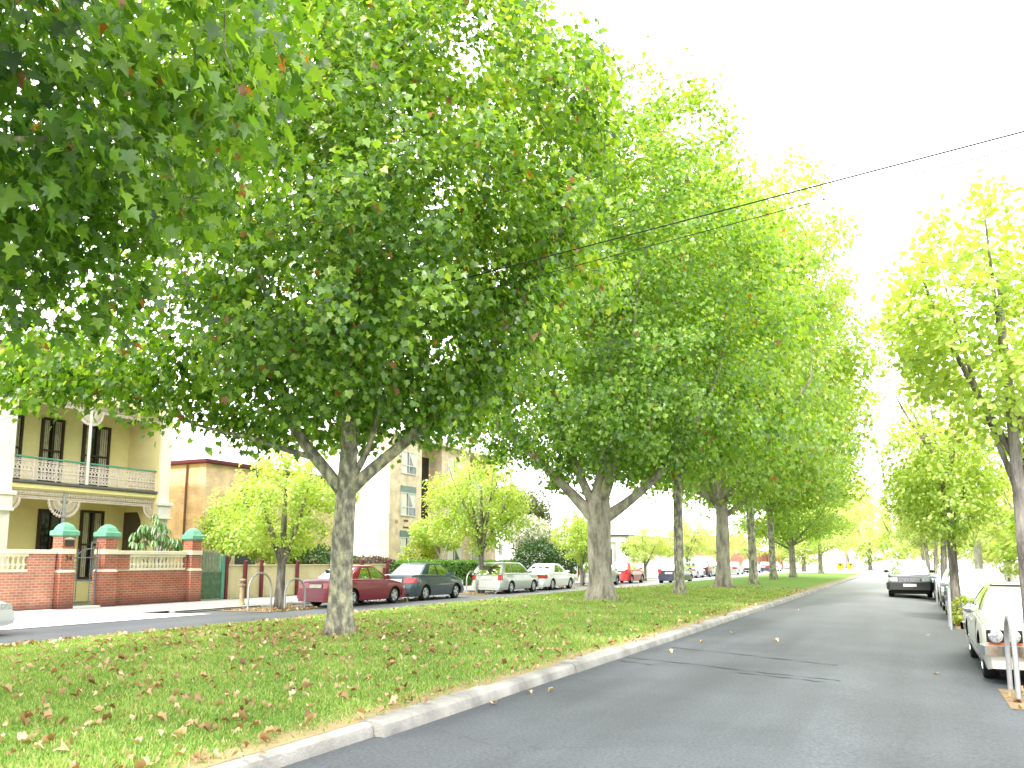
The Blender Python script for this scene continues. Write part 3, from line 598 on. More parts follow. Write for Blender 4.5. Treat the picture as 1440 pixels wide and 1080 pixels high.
for l in ([(-4.08,15.47),(-2.49,14.73),(-1.7,14.25),(-1.05,13.9)], [(-4.38,13.6),(-3.26,13.19),(-2.14,12.64),(-1.15,12.32),(-.9,12.2)], [(-2.36,12.45),(-1.6,12.2),(-1.05,11.95)], [(-4.3,13.1),(-3.6,12.75)]):
    P = []
    for (a, b), (c, d) in zip(l[:-1], l[1:]):
        for k in range(10): t = k/10; P.append((a+(c-a)*t+random.uniform(-.025,.025), b+(d-b)*t+random.uniform(-.03,.03)))
    rows = [[(x-.0, y-w, .004) for (x, y), w in zip(P, [max(.003,.012+.010*math.sin(i*.9)+.006*random.random()) for i, _ in enumerate(P)])], [(x, y+w, .004) for (x, y), w in zip(P, [max(.003,.012+.010*math.sin(i*.9)+.006*random.random()) for i, _ in enumerate(P)])]]
    mb.grid(rows)
tag(mb.build('road_markings', TAR), kind='structure')
EARTH = M('earth', (.4,.31,.2), .95, (.24,.17,.1), 5., .5, 30.)
mb = MB()
for y0, y1 in ((11.4,13.1),(23.5,26.2),(36,38.2),(48,50)): mb.grid([[(.95,y0,-.095),(.95,y1,-.095)],[(2.95,y0,-.12),(2.95,y1,-.12)]][::-1])
for y0, y1 in ((20.2,23.4),(34.6,37.6),(49,51),(63,65)): mb.grid([[(-20.1,y0,.012),(-20.1,y1,.012)],[(-18.1,y0,.012),(-18.1,y1,.012)]][::-1])
for tx, ty, tr in ROOTS:                                   # worn soil around the trunks
    R_ = []
    for k in (0,.5,1.):
        row = []
        for i in range(25):
            a = 2*PI*i/24; q = k*(tr+.12)*(1+.35*math.sin(3*a+ty)+.1*math.sin(7*a)); px, py = tx+q*math.cos(a), ty+q*math.sin(a); row.append((px, py, zmed(px,py)+.018-.03*(k == 1.)))
        R_.append(row)
    mb.grid(R_)
tag(mb.build('earth_patch', M('bare_earth', (.30,.22,.13), .95, (.17,.12,.065), 6., .5, 30.)), kind='structure')

# ------------------------------------------------------------------ cars
def pchip(pts):
    xs = [p[0] for p in pts]; ysv = [p[1] for p in pts]
    def f(x):
        if x <= xs[0]: return ysv[0]
        if x >= xs[-1]: return ysv[-1]
        i = max(j for j in range(len(xs)-1) if xs[j] <= x); h = xs[i+1]-xs[i]; t = (x-xs[i])/h
        s = [(ysv[j+1]-ysv[j])/(xs[j+1]-xs[j]) for j in range(len(xs)-1)]
        def m(j):
            if j == 0: return s[0]
            if j == len(xs)-1: return s[-1]
            return 0 if s[j-1]*s[j] <= 0 else 2*s[j-1]*s[j]/(s[j-1]+s[j])
        return (2*t**3-3*t*t+1)*ysv[i]+(t**3-2*t*t+t)*h*m(i)+(-2*t**3+3*t*t)*ysv[i+1]+(t**3-t*t)*h*m(i+1)
    return f
SEATM = M('seat_fabric', (.07,.07,.072), .9)
class Car:
    """local frame: x from the nose (0) back to the tail (L), y across, z up"""
    def __init__(s, name, label, S, paintm, loc, facing, group=None, cat='car'):
        s.S = S; L, W, H = S['L'], S['W'], S['H']; s.L, s.W, s.H = L, W, H
        s.root = thing(name, label, cat, loc, group, PI/2 if facing == 'toward' else -PI/2)
        s.paint = paintm; s.zt = pchip(S['top']); s.bz = S['bz']; s.r = S.get('r', .31)
        s.wx = [S['fo'], S['fo']+S['wb']]; s.ec = S.get('ec', .55); s.ek = S.get('ek', .17); s.nose = S.get('nose', .25); s.tail = S.get('tail', .2); s.low = S.get('low', .2)
        s.body(); s.cabin(); s.wheels(); s.details()
    def hw(s, x):
        e = min(x, s.L-x); p = 1 - (s.ek*max(0, 1-e/s.ec)**2.2)
        return s.W/2*p
    def prof(s, z):
        return float(np.interp(z, [.1,.22,.36,.55,.8,1.05], [.9,.955,.985,1,.985,.95]))
    def mp(s, x, y, z):
        k = max(0, 1-x/s.ec); q = max(0, 1-(s.L-x)/s.ec)
        return (x + s.nose*(z-.45)*k - s.tail*(z-.45)*q, y, z)
    def zb(s, x):
        R = s.r+.06; z = s.low
        for c in s.wx:
            if abs(x-c) < R: z = max(z, s.r-.02+math.sqrt(R*R-(x-c)**2)*.98)
        if x < .25: z += .04*(1-x/.25)
        return z
    def body(s):
        R = s.r+.06; xs = set(np.linspace(0, s.L, 34)) | {s.L-.06, s.L-.14, s.L-.25, .06, .14, .25}
        for c in s.wx: xs |= {c+R*math.cos(a)*.999 for a in np.linspace(0, PI, 15)} | {c-R-.01, c+R+.01}
        xs = sorted(x for x in xs if 0 <= x <= s.L); rows = []
        for x in xs:
            zt = s.zt(x); zb = min(s.zb(x), zt-.1); w = s.hw(x); sec = []
            lv = [zb]
            for i, z in enumerate((.3,.42,.55,.68)): lv.append(min(max(z, zb+.006*(i+1)), zt-.1+.008*i))
            for z in lv: sec.append((w*s.prof(z), z))
            k = s.prof(zt-.06)
            sec += [(w*k*.992, zt-.06), (w*k*.972, zt-.025), (w*k*.935, zt-.006), (w*k*.86, zt+.004), (w*k*.45, zt+.022), (0, zt+.028)]
            full = [s.mp(x, y, z) for y, z in sec] + [s.mp(x, -y, z) for y, z in sec[-2::-1]]
            rows.append(full)
        mb = MB(); mb.grid(rows)
        n = len(rows[0])
        o = len(mb.v); mb.v += list(rows[0]); mb.f.append(tuple(o+i for i in range(n))); mb.mi.append(0)
        o = len(mb.v); mb.v += list(rows[-1]); mb.f.append(tuple(o+i for i in range(n))[::-1]); mb.mi.append(0)
        s.b = mb.build('body', s.paint, s.root, smooth=38, world=False)
        mb = MB(); mb.box((.22,-s.W*.36,.17), (s.L-.22,s.W*.36,.62)); mb.box((.1,-s.W*.42,.2),(s.L-.1,s.W*.42,.34))
        for c in s.wx: mb.box((c-s.r-.05,-s.W*.38,.25),(c+s.r+.05,s.W*.38,.66))
        mb.build('underbody', BLACK, s.root, world=False)
    def ring(s, h, off=0):
        a, b, c, d = s.S['cab']; H = s.H; z = s.bz-.04 + (H-.05-(s.bz-.04))*h
        e = h*.85+.15*h*h
        xf = a+(b-a)*e; xr = d+(c-d)*e
        hw = s.W/2*(.915-.03*h) - s.S.get('tum', .16)*h + .025*math.sin(PI*h)
        P = []
        for t in np.linspace(-1, 1, 7): P.append((xf-off+.13*t*t-.07, t*(hw+off)*.97, z))
        for t in np.linspace(0, 1, 9)[1:-1]: P.append((xf+.06+(xr-xf-.12)*t, (hw+off)*(1+.015*math.sin(PI*t)), z))
        for t in np.linspace(1, -1, 7): P.append((xr+off-.12*t*t+.06, t*(hw+off)*.95, z))
        for t in np.linspace(1, 0, 9)[1:-1]: P.append((xf+.06+(xr-xf-.12)*t, -(hw+off)*(1+.015*math.sin(PI*t)), z))
        return P
    def cabin(s):
        mb = MB(); rr = [s.ring(h) for h in (0,.33,.66,1)]
        mb.grid([r+[r[0]] for r in rr]); s.glass = mb.build('windows', CARGLASS, s.root, smooth=35, world=False)
        # trim panel and seats seen through the glass
        ia, ib, ic, id_ = s.S['cab']; ib2 = MB(); zf = max(s.zt(ia+.4), s.zt(id_-.4), s.bz)+.036
        ib2.box((ia+.32,-s.W*.4,zf-.01),(id_-.28,s.W*.4,zf)); ib2.build('interior', DARKP, s.root, world=False)
        for sx, ys_ in ((ia+1.15, (-.36,.36)), (min(ia+2.0, id_-.45), (-.4,0,.4))):
            for yy in ys_:
                st = MB(); st.add([(sx,yy-.21,zf),(sx,yy+.21,zf),(sx+.16,yy+.21,zf),(sx+.16,yy-.21,zf),(sx+.1,yy-.17,zf+.1),(sx+.1,yy+.17,zf+.1),(sx+.22,yy+.17,zf+.1),(sx+.22,yy-.17,zf+.1)],[(0,1,2,3),(4,7,6,5),(0,4,5,1),(1,5,6,2),(2,6,7,3),(3,7,4,0)])
                st.box((sx+.12,yy-.11,zf+.11),(sx+.21,yy+.11,min(zf+.26,s.H-.1))); st.build('seat', SEATM, s.root, world=False)
        mb = MB(); a = s.ring(.93, .006); b = s.ring(1, .008); n = len(b)
        cx = sum(p[0] for p in b)/n
        def sh(R, k, z): return [(cx+(p[0]-cx)*k, p[1]*k, z) for p in R]
        rows = [a, b, sh(b,.965,s.H-.02), sh(b,.85,s.H-.004), sh(b,.5,s.H+.008), sh(b,.05,s.H+.01)]
        mb.grid([r+[r[0]] for r in rows])
        # pillars: strips along ring indices, proud of the glass
        def strip(sel, off=.007):
            for i0, i1 in sel:
                mb.grid([[s.ring(h, off)[int(i) % n] if float(i).is_integer() else tuple((1-i%1)*np.array(s.ring(h, off)[int(i)%n])+(i%1)*np.array(s.ring(h, off)[(int(i)+1)%n])) for i in np.linspace(i0, i1, max(2, int((i1-i0)*3)+1))] for h in (0,.25,.5,.75,.96)])
        A = [(-.35,.35),(5.65,6.6)]
        lf = s.S.get('pil', [(9.75,10.1),(12.3,14.3)])
        mir = [(26-(b-0), 26-(a-0)) for a, b in []]
        side = list(lf)
        for p0, p1 in lf: side.append((33.-p1, 33.-p0) if False else (n+6-p1, n+6-p0))
        strip([(n-.35,n+.35),(5.65,6.35),(6.35,6.7),(n-.7,n-.35)] + side)
        s.roof = mb.build('roof', s.S.get('roofm') or s.paint, s.root, smooth=35, world=False)
    def wheels(s):
        r = s.r; tw = .2
        for c in s.wx:
            for sg in (1, -1):
                y = sg*(s.W/2-.03); mb = MB()
                mb.lathe([(r*.62,-tw),(r*.9,-tw),(r,-tw+.03),(r,-.03),(r*.93,0),(r*.66,.004),(r*.64,-.02)], (0,0,0), 'y', 28)
                for i, (x, q, z) in enumerate(mb.v): mb.v[i] = (x, q*sg, z)
                w = mb.build('wheel', BLACK, s.root, smooth=40, world=False); w.location = (c, y, r-.005)
                mb = MB(); R = r*.65
                mb.lathe([(0,-.06),(R*.95,-.06),(R,.0),(R*.93,.002),(R*.9,-.03)], (0,0,0), 'y', 24)
                st = s.S.get('spokes', 5)
                if st:
                    for k in range(st):
                        a = 2*PI*k/st; ca, sa = math.cos(a), math.sin(a); pts = []
                        for rad, hwid in ((.03,.045),(R*.95,.03 if st > 5 else .04)): pts += [(rad*ca-hwid*sa, rad*sa+hwid*ca), (rad*ca+hwid*sa, rad*sa-hwid*ca)]
                        q = [pts[0],pts[1],pts[3],pts[2]]
                        mb.prism([(p[0],p[1]) for p in q], 'y', -.045, -.002)
                    mb.lathe([(0,.004),(.06,.002),(.065,-.05)], (0,0,0), 'y', 12)
                else: mb.lathe([(0,.018),(R*.4,.014),(R*.55,-.005),(R*.9,-.004),(R*.93,-.02)], (0,0,0), 'y', 24)
                mb.v = [(x, q*sg, z) for x, q, z in mb.v]
                mb.build('rim', ALLOY if s.S.get('spokes', 5) else CHROME, w, smooth=30, world=False)
    def sidep(s, x0, x1, z0, z1, sg, off, nx=8, nz=4, mb=None):
        mb = mb or MB()
        mb.grid([[s.mp(x, sg*(s.hw(x)*s.prof(z)+off), z) for x in np.linspace(x0, x1, nx)] for z in np.linspace(z0, z1, nz)]); return mb
    def endp(s, rear, y0, y1, z0, z1, off, mb=None, n=6):
        mb = mb or MB(); x = s.L if rear else 0
        rows = []
        for z in np.linspace(z0, z1, 3):
            rows.append([tuple(np.array(s.mp(x, y, z))+np.array(((off if rear else -off),0,0))) for y in np.linspace(y0, y1, n)])
        mb.grid(rows)
        return mb
    def wrap(s, rear, sg, depth, yin, z0, z1, off, mb=None, z0e=None):
        """lamp or bumper patch that turns the corner from the side to the end face"""
        mb = mb or MB(); xe = s.L if rear else 0; rows = []
        for z in np.linspace(z0, z1, 5):
            row = []
            for t in np.linspace(1, 0, 6):
                x = xe - depth*t if rear else xe + depth*t
                p = s.mp(x, sg*(s.hw(x)*s.prof(z)+off), z); row.append((p[0]+(off if rear else -off)*(1-t), p[1], p[2]))
            for y in np.linspace(s.hw(xe)*s.prof(z)+off*.3, yin, 5)[1:]:
                p = s.mp(xe, sg*y, z); row.append((p[0]+(off*1.05 if rear else -off*1.05), p[1], p[2]))
            rows.append(row)
        # closed shell: return edges back to the body
        back = [[(x-(0 if not rear else 0), y*.97, z) for x, y, z in r] for r in (rows[0], rows[-1])]
        def inset(r, dz): return [((p[0]-(off*1.3 if rear else -off*1.3)) if i > 4 else p[0], p[1]-sg*off*1.2, p[2]) for i, p in enumerate(r)]
        mb.grid([inset(rows[0],0)] + rows + [inset(rows[-1],0)])
        return mb
    def details(s):
        S = s.S; root = s.root; L, W = s.L, s.W; z0, z1 = S.get('bump', (.3,.52)); bm = S.get('bumpm') or s.paint
        for rear in (False, True):
            mb = MB()
            for sg in (1, -1): s.wrap(rear, sg, .5 if not S.get('chrome') else .35, 0, z0, z1, S.get('boff', .025), mb)
            mb.build('bumper', bm, root, smooth=50, world=False)
            mb = MB(); s.endp(rear, -.26, .26, *(S['platez'] if rear else S.get('fplatez', (.34,.45))), S.get('boff', .025)+.012, mb, 3); mb.build('number_plate', PLATE, root, world=False)
        # doors with handles
        a, b, c, d = S['cab']; sp = S.get('doors', 2)
        x0 = s.wx[0]+s.r+.16; x2 = min(s.wx[1]-s.r*.2, d-.2); xm = x0+(x2-x0)*.54 if sp == 2 else x2
        zt = s.bz-.06
        for sg in (1, -1):
            for q, (p0, p1) in enumerate([(x0, xm-.008)] + ([(xm+.008, x2)] if sp == 2 else [])):
                if q == 1:
                    mb = MB(); R = s.r+.085; zz = np.linspace(.3, zt, 9); rows = []
                    for z in zz:
                        xe = p1; dz = z-s.r
                        if dz < R: xe = min(xe, s.wx[1]-math.sqrt(max(0, R*R-dz*dz)))
                        rows.append([s.mp(x, sg*(s.hw(x)*s.prof(z)+.004), z) for x in np.linspace(p0, xe, 6)])
                    mb.grid(rows)
                else: mb = s.sidep(p0, p1, .3, zt, sg, .004, 6, 9)
                dr = mb.build('door', s.paint, root, smooth=50, world=False)
                hx = p1-.2 if q == 0 else min(p1-.12, s.wx[1]-s.r*.4); z = s.bz-.14
                hb = MB(); y = sg*(s.hw(hx)*s.prof(z)+.004); hb.box((hx-.09,y,z-.015),(hx+.06,y+sg*.022,z+.015)); hb.build('handle', S.get('handm') or s.paint, dr, world=False)
            # mirror
            xm_ = a+.32; y = s.W/2*.93; z = s.bz+.06; mb = MB()
            mb.lathe([(.0,-.05),(.06,-.045),(.085,-.02),(.09,.03),(.0,.035)], (0,0,0), 'x', 10)
            mb.v = [(xm_+p[0], sg*(y+.1)+p[1]*1.15, z+p[2]*.8) for p in mb.v]; mb.tube([(xm_,sg*(y-.06),z-.05),(xm_,sg*(y+.06),z-.01)], .02, 6)
            mb.build('mirror', S.get('mirm') or s.paint, root, smooth=50, world=False)
        # lamps
        t = S.get('tl', (.3,.62,.82,.28))
        for sg in (1, -1):
            s.wrap(True, sg, t[0], t[3], t[1], t[2], .01).build('tail_lamp', REDLAMP, root, smooth=50, world=False)
            if S.get('hl'):
                q = S['hl']; s.wrap(False, sg, q[0], q[3], q[1], q[2], .01).build('headlight', CLEARLAMP, root, smooth=50, world=False)
        if S.get('grille'):
            g = S['grille']; gm = MB(); s.endp(False, -g[0], g[0], g[1], g[2], .012, gm); gr = gm.build('grille', DARKP, root, world=False)
            mb = MB()
            for k in range(4):
                z = g[1]+(g[2]-g[1])*(k+.5)/4; p = s.mp(0,0,z); mb.box((p[0]-.024,-g[0],z-.007),(p[0]-.014,g[0],z+.007))
            mb.build('grille_bar', CHROME, gr, world=False)
        mb = MB(); p0 = s.ring(.93,.01)  # wiper on the scuttle
        r0 = s.ring(.03,.012)
        mb.tube([tuple(np.array(r0[2])+np.array((-.0,0,.01))), tuple(np.array(s.ring(.3,.012)[4]))], .008, 4); mb.build('wiper', BLACK, root, world=False)

SEDAN = dict(L=4.6,W=1.72,H=1.42,wb=2.62,fo=.95,bz=.93,top=[(0,.62),(.15,.7),(1.25,.9),(1.7,.93),(3.5,.96),(3.9,.96),(4.45,.93),(4.6,.86)],cab=(1.2,1.95,3.05,3.85),tl=(.3,.64,.83,.3),platez=(.66,.78),hl=(.35,.55,.68,.35),grille=(.3,.56,.65),pil=[(9.6,9.95),(12.4,14.4)])
SMALL = dict(L=4.3,W=1.71,H=1.5,wb=2.48,fo=.86,bz=.98,top=[(0,.64),(.12,.74),(1.0,.95),(1.4,1.0),(3.2,1.04),(3.6,1.05),(4.2,1.03),(4.3,.95)],cab=(.98,1.75,3.0,3.72),tl=(.26,.72,.94,.38),platez=(.74,.86),hl=(.4,.6,.76,.4),grille=(.3,.6,.7),pil=[(9.7,10.1),(12.5,14.4)],bumpm=None)
WAGON = dict(L=4.6,W=1.8,H=1.5,wb=2.68,fo=.9,bz=.96,top=[(0,.62),(.15,.72),(1.2,.93),(1.6,.96),(3.5,1.0),(4.5,1.0),(4.6,.97)],cab=(1.15,1.95,4.05,4.62),tl=(.14,.66,1.0,.62),platez=(.7,.82),hl=(.35,.58,.72,.4),grille=(.35,.56,.68),pil=[(9.3,9.5),(11.4,11.6),(13.2,14.4)],tail=.12)
HATCH = dict(L=4.0,W=1.7,H=1.46,wb=2.5,fo=.82,bz=.95,top=[(0,.62),(.12,.72),(1.0,.93),(1.4,.97),(3.2,1.0),(3.9,1.0),(4.0,.95)],cab=(.95,1.7,3.35,3.95),tl=(.18,.66,.95,.55),platez=(.66,.78),hl=(.4,.58,.74,.4),grille=(.3,.56,.66),pil=[(9.7,10.),(12.6,14.4)],tail=.15)
SUV = dict(L=4.8,W=1.82,H=1.66,wb=2.84,fo=.92,bz=1.08,top=[(0,.8),(.15,.92),(1.2,1.06),(1.6,1.1),(3.5,1.12),(4.7,1.12),(4.8,1.05)],cab=(1.1,1.95,4.2,4.8),r=.36,low=.3,tl=(.14,.7,1.1,.62),platez=(.75,.87),hl=(.3,.72,.88,.48),grille=(.42,.7,.86),bump=(.36,.66),bumpm=DARKP,boff=.04,fplatez=(.5,.61),pil=[(9.3,9.5),(11.4,11.6),(13.4,14.4)],tail=.12,mirm=DARKP)
OLD = dict(L=5.1,W=1.88,H=1.35,wb=2.82,fo=.98,bz=.9,top=[(0,.80),(.2,.84),(1.5,.9),(1.9,.92),(3.9,.92),(5.0,.84),(5.1,.78)],cab=(1.45,2.2,3.3,4.15),r=.33,ec=.4,ek=.07,nose=-.12,tail=-.05,tl=(.1,.6,.75,.3),platez=(.42,.53),fplatez=(.2,.3),bump=(.42,.55),bumpm=CHROME,boff=.06,chrome=True,spokes=0,doors=2,handm=CHROME,mirm=CHROME,tum=.19,pil=[(9.8,10.1),(12.3,14.4)])
RED = M('maroon_paint', (.20,.006,.02), rough=.3, spec=.5, coat=.25); TEAL = paint('teal_grey_paint', (.028,.055,.068), .3); SILVER = paint('silver_paint', (.45,.48,.46), .3); WHITE = paint('white_paint', (.78,.78,.77))
SCAR = paint('red_paint', (.45,.015,.02)); NAVY = paint('navy_paint', (.02,.025,.06)); CREAM = paint('cream_gold_paint', (.74,.73,.63)); PALEBLUE = paint('pale_blue_paint', (.4,.46,.55)); DKGREY = paint('graphite_paint', (.03,.032,.036))
XL = -18.47; GL = 'cars parked along the far kerb'; GR = 'cars parked along the right kerb'
def left_car(label, S, p, y_rear, **k): return Car('parked_car', label, S, p, (k.get('x', XL), y_rear+S['L'], 0), 'away', GL)
left_car('white car whose rounded front end pokes in at the left edge of the photo', SEDAN, WHITE, 7.35)
left_car('maroon sedan parked behind the nearest mottled plane trunk', SEDAN, RED, 23.1)
left_car('dark teal grey sedan parked in front of the maroon one', SMALL, TEAL, 28.05)
left_car('silver wagon with tall red tail lamps beside the clipped hedge', WAGON, SILVER, 35.9)
left_car('white sedan parked just ahead of the silver wagon', SEDAN, WHITE, 41.2)
left_car('silver hatchback half hidden by the stout forked trunk', HATCH, SILVER, 50.2)
left_car('bright red hatchback past the stout forked trunk', HATCH, SCAR, 55.9)
for lb, S, p, y in (('white wagon parked beyond the dark car seen from behind', WAGON, WHITE, 69.), ('pale blue sedan next past the white wagon far up the kerb', SEDAN, PALEBLUE, 75.5), ('graphite hatchback between pale cars far up the far kerb', HATCH, DKGREY, 81.5), ('white hatchback beside the sturdy forked plane trunk, far kerb', HATCH, WHITE, 87.),
                    ('silver sedan in front of the brick fence far up the street', SEDAN, SILVER, 96.), ('white wagon hazy in the distance before the brick fence', SUV, WHITE, 108.), ('navy sedan hazy in the distance past the brick fence', SEDAN, NAVY, 120.), ('white sedan, farthest of the cars at the far kerb', SEDAN, WHITE, 128.)):
    left_car(lb, S, p, y)
Car('dark_car', 'dark hatchback driving away on the far carriageway, seen squarely from behind', HATCH, NAVY, (-15.3,61.6,0), 'away')
c = Car('old_sedan', 'old cream sedan with twin round headlights and chrome bumper at the right edge', OLD, CREAM, (1.78,13.35,-.11), 'toward', GR)
Car('oncoming_wagon', 'dark tall wagon with black bumper driving towards the camera', dict(SUV, roofm=SILVER), DKGREY, (-.08,40.6,-.03), 'toward')  # silver roof: sky glare put into the colour of a dark roof
def right_car(label, S, p, y): return Car('parked_car', label, S, p, (1.75,y,-.12), 'toward', GR)
right_car('pale blue hatchback directly behind the old cream sedan', HATCH, PALEBLUE, 26.7)
right_car('white sedan with dark green bumper, between the pale blue hatchback and the oncoming wagon', dict(SEDAN, bumpm=M('dark_green_bumper', (.015,.03,.025), .4)), WHITE, 31.8)
right_car('pale wagon beside the oncoming one at the right kerb', WAGON, PALEBLUE, 38.6)
right_car('white sedan behind the oncoming wagon, right kerb', SEDAN, WHITE, 50.5)
right_car('silver hatchback far along the right kerb', HATCH, SILVER, 62.5)
LAMPGLASS = M('lamp_glass', (.16,.17,.18), .12, (.42,.43,.45), 30., spec=.8, coat=.6)
# the old sedan's own face: dark lamp panels, twin round lamps, amber strip, black grille, overriders
r_ = c.root
for sg in (1, -1):
    mb = MB(); c.endp(False, sg*.9, sg*.47, .6, .765, .02, mb); hp = mb.build('lamp_panel', DARKP, r_, world=False)
    mb = MB(); c.endp(False, sg*.885, sg*.485, .612, .752, .028, mb); mb.build('lamp_recess', DARKP, hp, world=False)
    for yy in (.79, .585):
        p = c.mp(0,0,.682); mb = MB(); mb.lathe([(.07,-.035),(.088,-.038),(.09,-.05),(.078,-.056)], (p[0],sg*yy,.682), 'x', 20); hb = mb.build('headlight', CHROME, r_, smooth=50, world=False)
        mb = MB(); mb.lathe([(0,-.062),(.04,-.058),(.076,-.05)], (p[0],sg*yy,.682), 'x', 20); mb.build('lens', LAMPGLASS, hb, smooth=50, world=False)
    mb = MB(); c.endp(False, sg*.88, sg*.48, .565, .595, .022, mb); mb.build('indicator', AMBER, r_, world=False)
    p = c.mp(0,0,.49); mb = MB(); mb.box((p[0]-.1,sg*.43-.035,.38),(p[0]-.05,sg*.43+.035,.6)); mb.build('overrider', DARKP, r_, bevel=.015, world=False)
    mb = MB(); c.sidep(.5,4.7,.36,.385,sg,.008,20,2,mb); mb.build('side_trim', CHROME, r_, world=False)
mb = MB(); c.endp(False, -.44, .44, .575, .785, .03, mb); g = mb.build('grille', CHROME, r_, world=False)
mb = MB(); c.endp(False, -.41, .41, .595, .765, .036, mb); mb.build('grille_mesh', BLACK, g, world=False)
mb = MB()
for k in range(9):
    z = .605+.15*k/8; p = c.mp(0,0,z); mb.box((p[0]-.044,-.4,z-.003),(p[0]-.038,.4,z+.003))
mb.build('grille_bar', DARKP, g, world=False)
mb = MB(); a_ = [tuple(np.array(q)+np.array((0,0,.012))) for q in c.ring(1,.02)[:7]]; mb.tube(a_, .014, 6); mb.build('roof_trim', DARKP, r_, world=False)

# ------------------------------------------------------------------ terrace house on the left
CREAMW = M('cream_render', (.86,.76,.38), .85, (.78,.68,.33), 1.5, .15, 40.); PALEW = M('pale_render', (.78,.75,.66), .85, (.7,.67,.58), 1., .15, 40.)
LACE = M('cream_lace_iron', (.74,.66,.58), .6, (.6,.5,.44), 9.); GREENP = M('green_paint', (.10,.30,.20), .55, (.08,.24,.16), 3.); MAROON = M('maroon_trim', (.13,.02,.03), .5)
TIMBER = M('dark_timber', (.05,.028,.018), .5); CURTAIN = M('curtain', (.5,.46,.34), .9, (.34,.3,.2), 6.); SLATE = M('grey_roof', (.5,.5,.5), .7, (.4,.4,.41), 2.)
VX, FX = -26.8, -28.4
h = thing('terrace_house', 'two storey cream Victorian terrace house with iron lace balcony at the left edge', 'house', (VX,20.5,.06))
mb = MB()
mb.box((FX-8,17.2,.06),(FX,23.8,7.6))
mb.box((FX-7.9,17.15,7.6),(FX+.02,23.83,9.1))                                           # parapet
wl = mb.build('wall', CREAMW, h, bevel=.01)
for y0, y1 in ((23.42,23.95),(16.9,17.5)): mb = MB(); mb.box((FX,y0,.06),(VX+.2,y1,8.3)); ww = mb.build('wing_wall', CREAMW, h, bevel=.01); mb = MB(); mb.box((VX+.201,y0+.02,.06),(VX+.25,y1-.02,8.3)); mb.build('wall_end', PALEW, ww)
mb = MB(); mb.box((FX-.2,17.0,9.05),(FX+.28,23.95,9.22)); mb.box((FX-.05,17.0,8.5),(FX+.12,23.95,8.62)); mb.build('cornice', MAROON, h, bevel=.015)
for y in (17.2, 23.68):
    mb = MB(); mb.box((VX+.24,y-.36,3.72),(VX+.42,y+.36,3.86)); mb.box((VX+.24,y-.28,3.3),(VX+.36,y+.28,3.72)); mb.box((VX+.24,y-.32,3.2),(VX+.4,y+.32,3.3)); mb.build('corbel', PALEW, h, bevel=.02)
    mb = MB(); mb.box((VX+.24,y-.3,7.3),(VX+.4,y+.3,8.36)); mb.build('corbel', PALEW, h, bevel=.02)
mb = MB(); mb.add([(VX+.3,17.5,7.55),(VX+.3,23.42,7.55),(FX-.02,23.42,8.3),(FX-.02,17.5,8.3),(VX+.3,17.5,7.5),(VX+.3,23.42,7.5),(FX-.02,23.42,8.25),(FX-.02,17.5,8.25)], [(0,1,2,3),(4,7,6,5),(0,4,5,1),(1,5,6,2),(2,6,7,3),(3,7,4,0)])
mb.build('verandah_roof', SLATE, h)
mb = MB(); mb.box((VX-.02,17.5,7.28),(VX+.3,23.42,7.5)); mb.build('beam', CREAMW, h, bevel=.01)
mb = MB(); mb.box((FX,17.5,3.98),(VX+.06,23.42,4.2)); mb.box((VX+.06,17.5,4.02),(VX+.12,23.42,4.16)); mb.build('beam', CREAMW, h, bevel=.01)
mb = MB(); mb.box((FX,17.5,4.2),(VX+.2,23.42,4.28)); mb.build('balcony_floor', M('lead_edge', (.12,.12,.12), .6), h)
def ring(mb, x, cy_, cz, r, t, n=10, a0=0, a1=2*PI):
    k = n if a1-a0 > 6 else n; P = []
    for i in range(k+1):
        a = a0+(a1-a0)*i/k; P.append((a,))
    for i in range(k):
        a, b = P[i][0], P[i+1][0]
        mb.add([(x,cy_+r*math.cos(a),cz+r*math.sin(a)),(x,cy_+r*math.cos(b),cz+r*math.sin(b)),(x,cy_+(r-t)*math.cos(b),cz+(r-t)*math.sin(b)),(x,cy_+(r-t)*math.cos(a),cz+(r-t)*math.sin(a))],[(0,1,2,3)])
def bar(mb, x, a, b, w):
    dy, dz = b[0]-a[0], b[1]-a[1]; l = math.hypot(dy, dz) or 1; ny, nz = -dz/l*w/2, dy/l*w/2
    mb.add([(x,a[0]+ny,a[1]+nz),(x,b[0]+ny,b[1]+nz),(x,b[0]-ny,b[1]-nz),(x,a[0]-ny,a[1]-nz)],[(0,1,2,3)])
# balcony railing panels of scrolled iron
for i in range(7):
    y0 = 17.5+i*(5.92/7); y1 = y0+5.92/7-.03; x = VX+.02; mb = MB()
    for z in (4.34, 4.62, 4.94): mb.box((x-.012,y0,z),(x+.012,y1,z+.022))
    for k in range(6):
        yy = y0+(y1-y0)*(k+.5)/6
        for z, r in ((4.42,.062),(4.53,.05),(4.71,.07),(4.84,.062),(4.98,.05)): ring(mb, x+.002, yy, z, r, .022, 9)
        ring(mb, x+.004, yy+.07, 4.78, .05, .02, 8); ring(mb, x+.004, yy+.07, 4.47, .045, .018, 8); bar(mb, x+.006, (yy+.07,4.34), (yy+.07,5.02), .016)
        bar(mb, x+.007, (yy-.06,4.36), (yy+.06,4.6), .016); bar(mb, x+.008, (yy+.06,4.64), (yy-.06,4.92), .016)
    mb.box((x-.02,y1,4.28),(x+.02,y1+.03,5.06)); mb.build('lace_panel', LACE, h)
mb = MB(); mb.box((VX-.03,17.45,5.05),(VX+.07,23.45,5.11)); mb.build('handrail', GREENP, h, bevel=.01)
